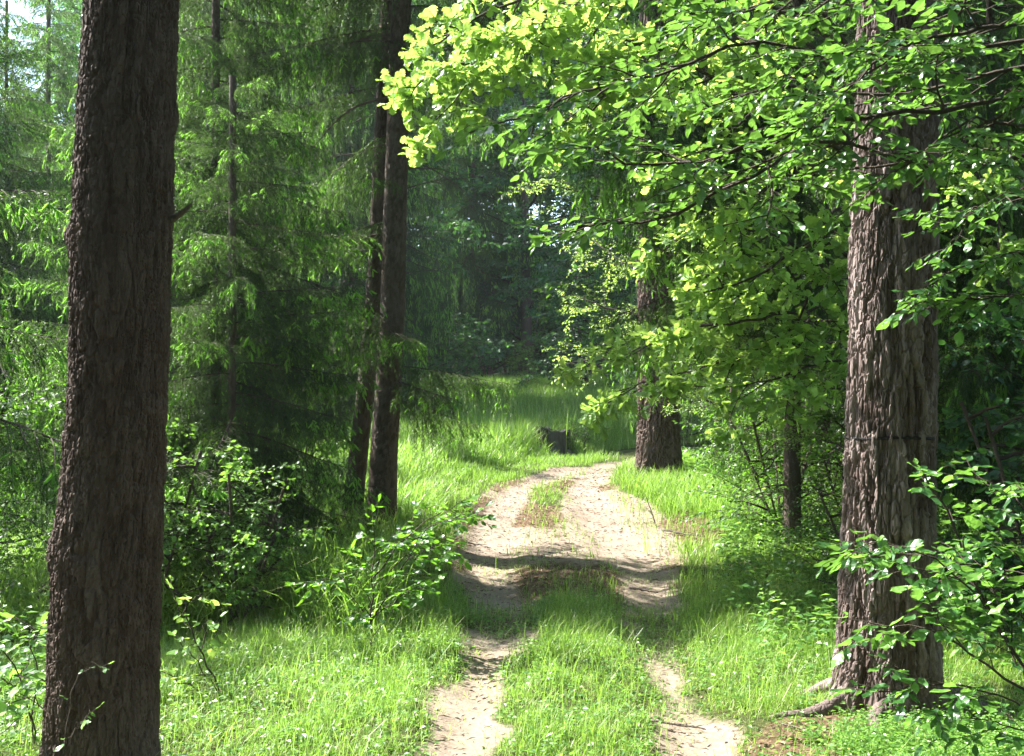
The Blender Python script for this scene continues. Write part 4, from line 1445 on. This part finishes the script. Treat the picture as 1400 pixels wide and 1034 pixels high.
stick('second, straighter dead stem beside the leaning one in the thicket', p, p + np.array((.12, .1, 1.05)), .007, 10, .06)

# ------------------------------------------------------------------ grass
def blades(g, x, y, h, w, lean, seed, tint=None, fresh=None, seg=3):
    r = np.random.default_rng(seed)
    n = len(x)
    z = ground_z(x, y) - .008
    az = r.uniform(0, 2 * PI, n)
    le = lean * r.uniform(.2, 1.3, n)
    dx, dy = np.cos(az), np.sin(az)
    tw = az + r.uniform(.9, 2.2, n)
    sx_, sy_ = np.cos(tw), np.sin(tw)
    rows = []
    for k in range(seg):
        u = k / seg
        cx = x + dx * h * le * u ** 2
        cy = y + dy * h * le * u ** 2
        cz = z + h * (u - .35 * le * u ** 2.4)
        ww = w * (1 - .55 * u) * .5
        rows.append(np.stack((cx - sx_ * ww, cy - sy_ * ww, cz), -1))
        rows.append(np.stack((cx + sx_ * ww, cy + sy_ * ww, cz), -1))
    rows.append(np.stack((x + dx * h * le, y + dy * h * le, z + h * (1 - .42 * le)), -1))
    Vv = np.stack(rows, 1)
    k = 2 * seg + 1
    b = (np.arange(n) * k)[:, None, None]
    F4 = np.array([(2 * i, 2 * i + 1, 2 * i + 3, 2 * i + 2) for i in range(seg - 1)])[None] + b
    F3 = np.array([(2 * seg - 2, 2 * seg - 1, 2 * seg)])[None] + b
    pt = fbm(x * 1.1, y * 1.1, oct=3, seed=57)
    t_ = np.clip(r.uniform(.0, .85, n) + .5 * pt + .1, 0, 1) if tint is None else tint
    f_ = (r.random(n) < .10 + .25 * sstep(.1, .5, -pt)) * r.uniform(.4, 1, n) if fresh is None else fresh
    g.add(Vv.reshape(-1, 3), F3.reshape(-1, 3), F4.reshape(-1, 4), tint=np.repeat(t_, k), fresh=np.repeat(f_, k))


def scatter(n, x0, x1, y0, y1, seed, wedge=True):
    r = np.random.default_rng(seed)
    y = np.sqrt(r.uniform(y0 ** 2, y1 ** 2, n)) if y1 / y0 > 1.3 else r.uniform(y0, y1, n)
    x = r.uniform(x0, x1, n)
    if wedge:
        k = np.abs(x) < .43 * y + 1.3
        x, y = x[k], y[k]
    return x, y, np.random.default_rng(seed + 1000).random(len(x))


tall_left = lambda x, y: sstep(-.75, -1.15, x + .12 * vnoise(y, x * 2, seed=2)) * sstep(8.1, 9.0, y + .5 * vnoise(x * 1.7, y, seed=8))

g = Geo()
# short sunny turf
x, y, u = scatter(250000, -3.6, 3.4, 4.2, 9.6, 61)
s_, l_ = zones(x, y)
cl = .7 * fbm(x * 3, y * 3, oct=3, seed=44) + .55 * fbm(x * 8, y * 8, oct=2, seed=144)
keep = u < np.maximum((1 - .99 * np.maximum(s_, l_ * .9)) ** 2.2, .10 * sstep(-.1, .4, fbm(x * 2.2, y * 2.2, oct=2, seed=59))) * np.clip(.62 + 1.1 * cl, .06, 1) * (1 - .75 * tall_left(x, y))
x, y, cl = x[keep], y[keep], cl[keep]
hh = (.032 + .095 * np.clip(cl + .3, 0, 1) + .05 * sstep(7, 9, y)) * (.55 + .45 * sstep(.0, .3, np.minimum(rut_d(x, y, RUT_L), rut_d(x, y, RUT_R)))) * np.random.default_rng(2).gamma(6, 1 / 6, len(x))
blades(g, x, y, hh, np.random.default_rng(22).uniform(.0022, .0045, len(x)), .85, 62)
# a second layer of thin seed-grass stems
x, y, u = scatter(20000, -3.6, 3.4, 4.2, 10, 63)
s_, l_ = zones(x, y)
k = u < (1 - np.maximum(s_, l_)) ** 2
x, y = x[k], y[k]
blades(g, x, y, np.random.default_rng(3).uniform(.08, .3, len(x)), .0026, .7, 64, fresh=np.random.default_rng(5).uniform(0, .8, len(x)))
x, y, u = scatter(26000, -3.6, 3.4, 4.2, 12, 163)
s_, l_ = zones(x, y)
k = u < .25 + .75 * sstep(-.1, .4, fbm(x * 2, y * 2, oct=2, seed=58))
x, y = x[k], y[k]
blades(g, x, y, np.random.default_rng(33).uniform(.03, .10, len(x)), .0035, 1.7, 164, fresh=np.full(len(x), 1.3))
# centre strip and verges of the middle distance
x, y, u = scatter(120000, -2.6, 4.2, 9, 21, 65)
s_, l_ = zones(x, y)
cl = fbm(x * 2, y * 2, oct=3, seed=46)
k = u < (1 - .992 * np.maximum(s_, .75 * l_)) * np.clip(.75 + .8 * cl, .1, 1)
x, y, cl = x[k], y[k], cl[k]
inner = sstep(.55, .1, np.abs(x - .45) - .45)
hh = (.10 + .13 * np.clip(cl + .4, 0, 1)) * (1 - .35 * inner) * np.random.default_rng(4).uniform(.5, 1.4, len(x))
blades(g, x, y, hh, .0065, .6, 66)
tag(g.build('grass', M['grass']), 'short sunny grass on the verges and middle strip of the path', kind='stuff')

g = Geo()
# tall grass on the left
x, y, u = scatter(90000, -6, -.6, 8, 14.5, 67)
k = u < tall_left(x, y) * np.clip(.75 + fbm(x * 1.5, y * 1.5, oct=3, seed=48), .1, 1)
x, y = x[k], y[k]
blades(g, x, y, np.random.default_rng(6).uniform(.18, .62, len(x)) * (1 + .35 * sstep(8.4, 9.2, y) * sstep(10.5, 9.6, y)), .010, .95, 68, seg=5)
# verge on the left of the bend, up to the stump and right of it
x, y, u = scatter(120000, -4.2, 3.4, 13.2, 25, 69)
vl = np.interp(y, [13, 15, 17, 18.5, 20, 21.5, 23, 25], [-1.0, -.85, -.7, -.35, .2, 1.2, 2.2, 3.4]) - .12
s_, l_ = zones(x, y)
cl = fbm(x * 1.6, y * 1.6, oct=3, seed=49)
k = ~((np.abs(x - .75) < .28 + .25 * vnoise(x * 5, y * 5)) & (y > 21.2) & (y < 22.3)) & (x < vl + .25 * cl) & (u < np.clip(.85 + .8 * cl, .15, 1)) & (s_ < .5)
x, y, cl = x[k], y[k], cl[k]
edge = sstep(0, .9, vl[k] - x)
blades(g, x, y, (.18 + .50 * edge + .12 * cl) * np.random.default_rng(7).uniform(.55, 1.25, len(x)), .010, .7, 70, seg=4)
# right verge by the stout pine
x, y, u = scatter(40000, 1.3, 4.2, 12.6, 18.5, 71)
s_, l_ = zones(x, y)
k = (u < .75 * (1 - np.maximum(s_, l_))) & (x > np.interp(y, [12, 13.6, 15, 17, 18.5], [2.1, 1.95, 1.6, 1.35, 1.7]))
x, y = x[k], y[k]
blades(g, x, y, np.random.default_rng(8).uniform(.14, .36, len(x)), .008, .7, 72, seg=3)
# shaded meadow
x, y, u = scatter(110000, -9, 8, 24, 50, 73)
blades(g, x, y, np.random.default_rng(9).uniform(.25, .6, len(x)), .016, .6, 74, seg=3)
# pale seed stalks standing out of the meadow
x, y, u = scatter(500, -2, 3.2, 21, 29, 75)
k = x < np.interp(y, [21, 22.5, 24, 29], [.2, 1.8, 3.2, 3.2])
x, y = x[k], y[k]
blades(g, x, y, np.random.default_rng(10).uniform(.6, 1.0, len(x)), .010, .25, 76, fresh=np.full(len(x), 1.2), seg=3)
tag(g.build('tall_grass', M['grass']), 'tall grass beside the path and over the shaded meadow', kind='stuff')

# ------------------------------------------------------------------ herbs
def herbs(g, x, y, h, leaf, seed, tmpl, per=6, fresh=.25):
    r = np.random.default_rng(seed)
    n = len(x)
    z = ground_z(x, y)
    Fo = Fol()
    tl = r.uniform(0, 2 * PI, n)
    for k in range(per):
        u = (k + .5) / per
        a = k * 2.4 + tl + r.uniform(-.5, .5, n)
        hz = h * (.25 + .75 * u)
        P = np.stack((x + .06 * h * np.cos(tl), y + .06 * h * np.sin(tl), z + hz), -1)
        D = np.stack((np.cos(a), np.sin(a), r.uniform(-.5, .35, n)), -1)
        Nn = np.stack((r.normal(0, .35, n), r.normal(0, .35, n), np.ones(n)), -1)
        Fo.put(P + D * leaf * .35, D, Nn, leaf * r.uniform(.6, 1.2, n), r.uniform(.05, .95, n), (r.random(n) < fresh) * r.uniform(.3, 1, n))
    Fo.to(g, tmpl, 0)
    b = np.stack((x, y, z - .01), -1)
    tp = np.stack((x + .06 * h * np.cos(tl), y + .06 * h * np.sin(tl), z + h), -1)
    Vv = np.stack((b - (.002, 0, 0), b + (.002, 0, 0), tp), 1).reshape(-1, 3)
    g.add(Vv, np.arange(3 * n).reshape(-1, 3), None, tint=.2)


g = Geo()
x, y, u = scatter(9000, 1.2, 6, 7.2, 18, 81)
edge = np.interp(y, [7, 9, 11, 12.5, 13.6, 15, 18], [1.55, 1.5, 1.8, 2.05, 2.5, 2.4, 2.3])
cl = fbm(x * 1.4, y * 1.4, oct=3, seed=82)
k = (x > edge + .3 * cl) & (u < .55 + .5 * cl)
x, y = x[k], y[k]
herbs(g, x, y, np.random.default_rng(11).uniform(.08, .42, len(x)), .065, 83, SIMPLE, 7)
x, y, u = scatter(5000, -7, -1.9, 5, 13, 84)
cl = fbm(x * 1.4, y * 1.4, oct=3, seed=85)
k = (u < .45 + .6 * cl) & (x < np.interp(y, [5, 8, 10, 13], [-2.2, -2.9, -2.4, -2.0]))
x, y = x[k], y[k]
herbs(g, x, y, np.random.default_rng(12).uniform(.1, .45, len(x)), .07, 86, SIMPLE, 7)
# thicket floor behind
x, y, u = scatter(9000, -9, -1.9, 13, 24, 87)
herbs(g, x, y, np.random.default_rng(13).uniform(.15, .6, len(x)), .10, 88, SIMPLE, 7)
# bilberry-like ground cover at the foot of the right trunk
x, y, u = scatter(5200, 1.0, 2.9, 4.4, 5.75, 89)
k = u < np.clip(sstep(1.2, 1.75, x + .25 * fbm(x * 4, y * 4, seed=90)), 0, 1)
x, y = x[k], y[k]
herbs(g, x, y, np.random.default_rng(14).uniform(.05, .17, len(x)), .022, 91, SIMPLE, 10, .5)
# odd broad-leaved weeds in the turf
x, y, u = scatter(9000, -3, 2.6, 4.6, 10, 92)
s_, l_ = zones(x, y)
k = u > .15 + s_
x, y = x[k], y[k]
herbs(g, x, y, np.random.default_rng(15).uniform(.02, .10, len(x)), .034, 93, SIMPLE, 5)
tag(g.build('undergrowth', M['herb']), 'low leafy undergrowth at both sides of the path', kind='stuff')

# ------------------------------------------------------------------ litter
g = Geo()
Fo = Fol()
r = np.random.default_rng(95)
x, y, u = scatter(90000, -2.5, 3.5, 4.3, 20, 96)
s_, l_ = zones(x, y)
k = u < .06 + .5 * l_ + (.16 + .25 * sstep(9, 7, y)) * s_
x, y = x[k], y[k]
n = len(x)
a = r.uniform(0, 2 * PI, n)
Fo.put(np.stack((x, y, ground_z(x, y) + .006), -1), np.stack((np.cos(a), np.sin(a), r.normal(0, .25, n)), -1), np.stack((r.normal(0, .4, n), r.normal(0, .4, n), np.ones(n)), -1),
       r.uniform(.015, .05, n), r.beta(1.2, 1.8, n), 0., r.choice([.12, .3, 1.0], n, p=[.5, .3, .2])) if False else None
wd = r.choice([.12, .3, 1.0], n, p=[.5, .25, .25])
for w in (.12, .3, 1.0):
    q = wd == w
    m_ = int(q.sum())
    Fo.put(np.stack((x[q], y[q], ground_z(x[q], y[q]) + .006), -1), np.stack((np.cos(a[q]), np.sin(a[q]), r.normal(0, .2, m_)), -1),
           np.stack((r.normal(0, .4, m_), r.normal(0, .4, m_), np.ones(m_)), -1), r.uniform(.015, .05, m_) * (1.6 if w < .2 else 1), r.beta(1.2, 1.8, m_), 0., w)
Fo.to(g, SIMPLE, 0)
tag(g.build('forest_litter', M['litter']), 'dry needles, bark flakes and dead leaves on the bare soil', kind='stuff')

# ------------------------------------------------------------------ light, sky, camera
SUN_AZ, SUN_EL = math.radians(30), math.radians(45)      # from the left, a little beyond the trunks
to_sun = Vector((-math.cos(SUN_AZ) * math.cos(SUN_EL), math.sin(SUN_AZ) * math.cos(SUN_EL), math.sin(SUN_EL)))
sd = bpy.data.lights.new('sun', 'SUN')
sd.energy = 5.0
sd.angle = math.radians(.5)
sd.color = (1.0, .965, .90)
so = bpy.data.objects.new('sun', sd)
so.rotation_euler = to_sun.to_track_quat('Z', 'Y').to_euler()
so.location = (-10, 10, 20)
COL.objects.link(so)

w = bpy.data.worlds.new('World')
scene.world = w
w.use_nodes = True
nt = w.node_tree
nt.nodes.clear()
sky = nt.nodes.new('ShaderNodeTexSky')
sky.sky_type = 'NISHITA'
sky.sun_disc = False
sky.sun_elevation = SUN_EL
sky.sun_rotation = math.atan2(to_sun.x, to_sun.y)
bg = nt.nodes.new('ShaderNodeBackground')
bg.inputs[1].default_value = .15
wo = nt.nodes.new('ShaderNodeOutputWorld')
nt.links.new(sky.outputs[0], bg.inputs[0])
nt.links.new(bg.outputs[0], wo.inputs[0])

hm, nt, out = new_mat('forest haze')
pv = N(nt, 'ShaderNodeVolumePrincipled')
pv.inputs['Color'].default_value = (.86, .93, .95, 1)
pv.inputs['Density'].default_value = HAZE
pv.inputs['Anisotropy'].default_value = .25
nt.links.new(pv.outputs[0], out.inputs['Volume'])
if HAZE > 0:
    g = Geo()
    A, B, z0, z1 = 300., 320., -9., 62.
    g.add([(-A, -B, z0), (A, -B, z0), (A, B, z0), (-A, B, z0), (-A, -B, z1), (A, -B, z1), (A, B, z1), (-A, B, z1)], None,
          [(0, 3, 2, 1), (4, 5, 6, 7), (0, 1, 5, 4), (1, 2, 6, 5), (2, 3, 7, 6), (3, 0, 4, 7)])
    tag(g.build('haze', hm), kind='stuff')

cd = bpy.data.cameras.new('camera')
cd.sensor_width = 36
cd.lens = 36 * F_PX / 1400
cd.clip_start = .05
cd.clip_end = 1000
cd.shift_y = (HORIZ - 517) / 1400.0
co = bpy.data.objects.new('camera', cd)
co.location = (0, 0, CAM_Z)
co.rotation_euler = (PI / 2, 0, 0)
COL.objects.link(co)
scene.camera = co

scene.view_settings.view_transform = 'Standard'
scene.view_settings.look = 'None'
scene.view_settings.exposure = 2.4
scene.view_settings.gamma = 1.0
scene.cycles.max_bounces = 10
scene.cycles.diffuse_bounces = 4
scene.cycles.glossy_bounces = 2
scene.cycles.transmission_bounces = 6
scene.cycles.sample_clamp_indirect = 6.0
scene.cycles.use_denoising = True
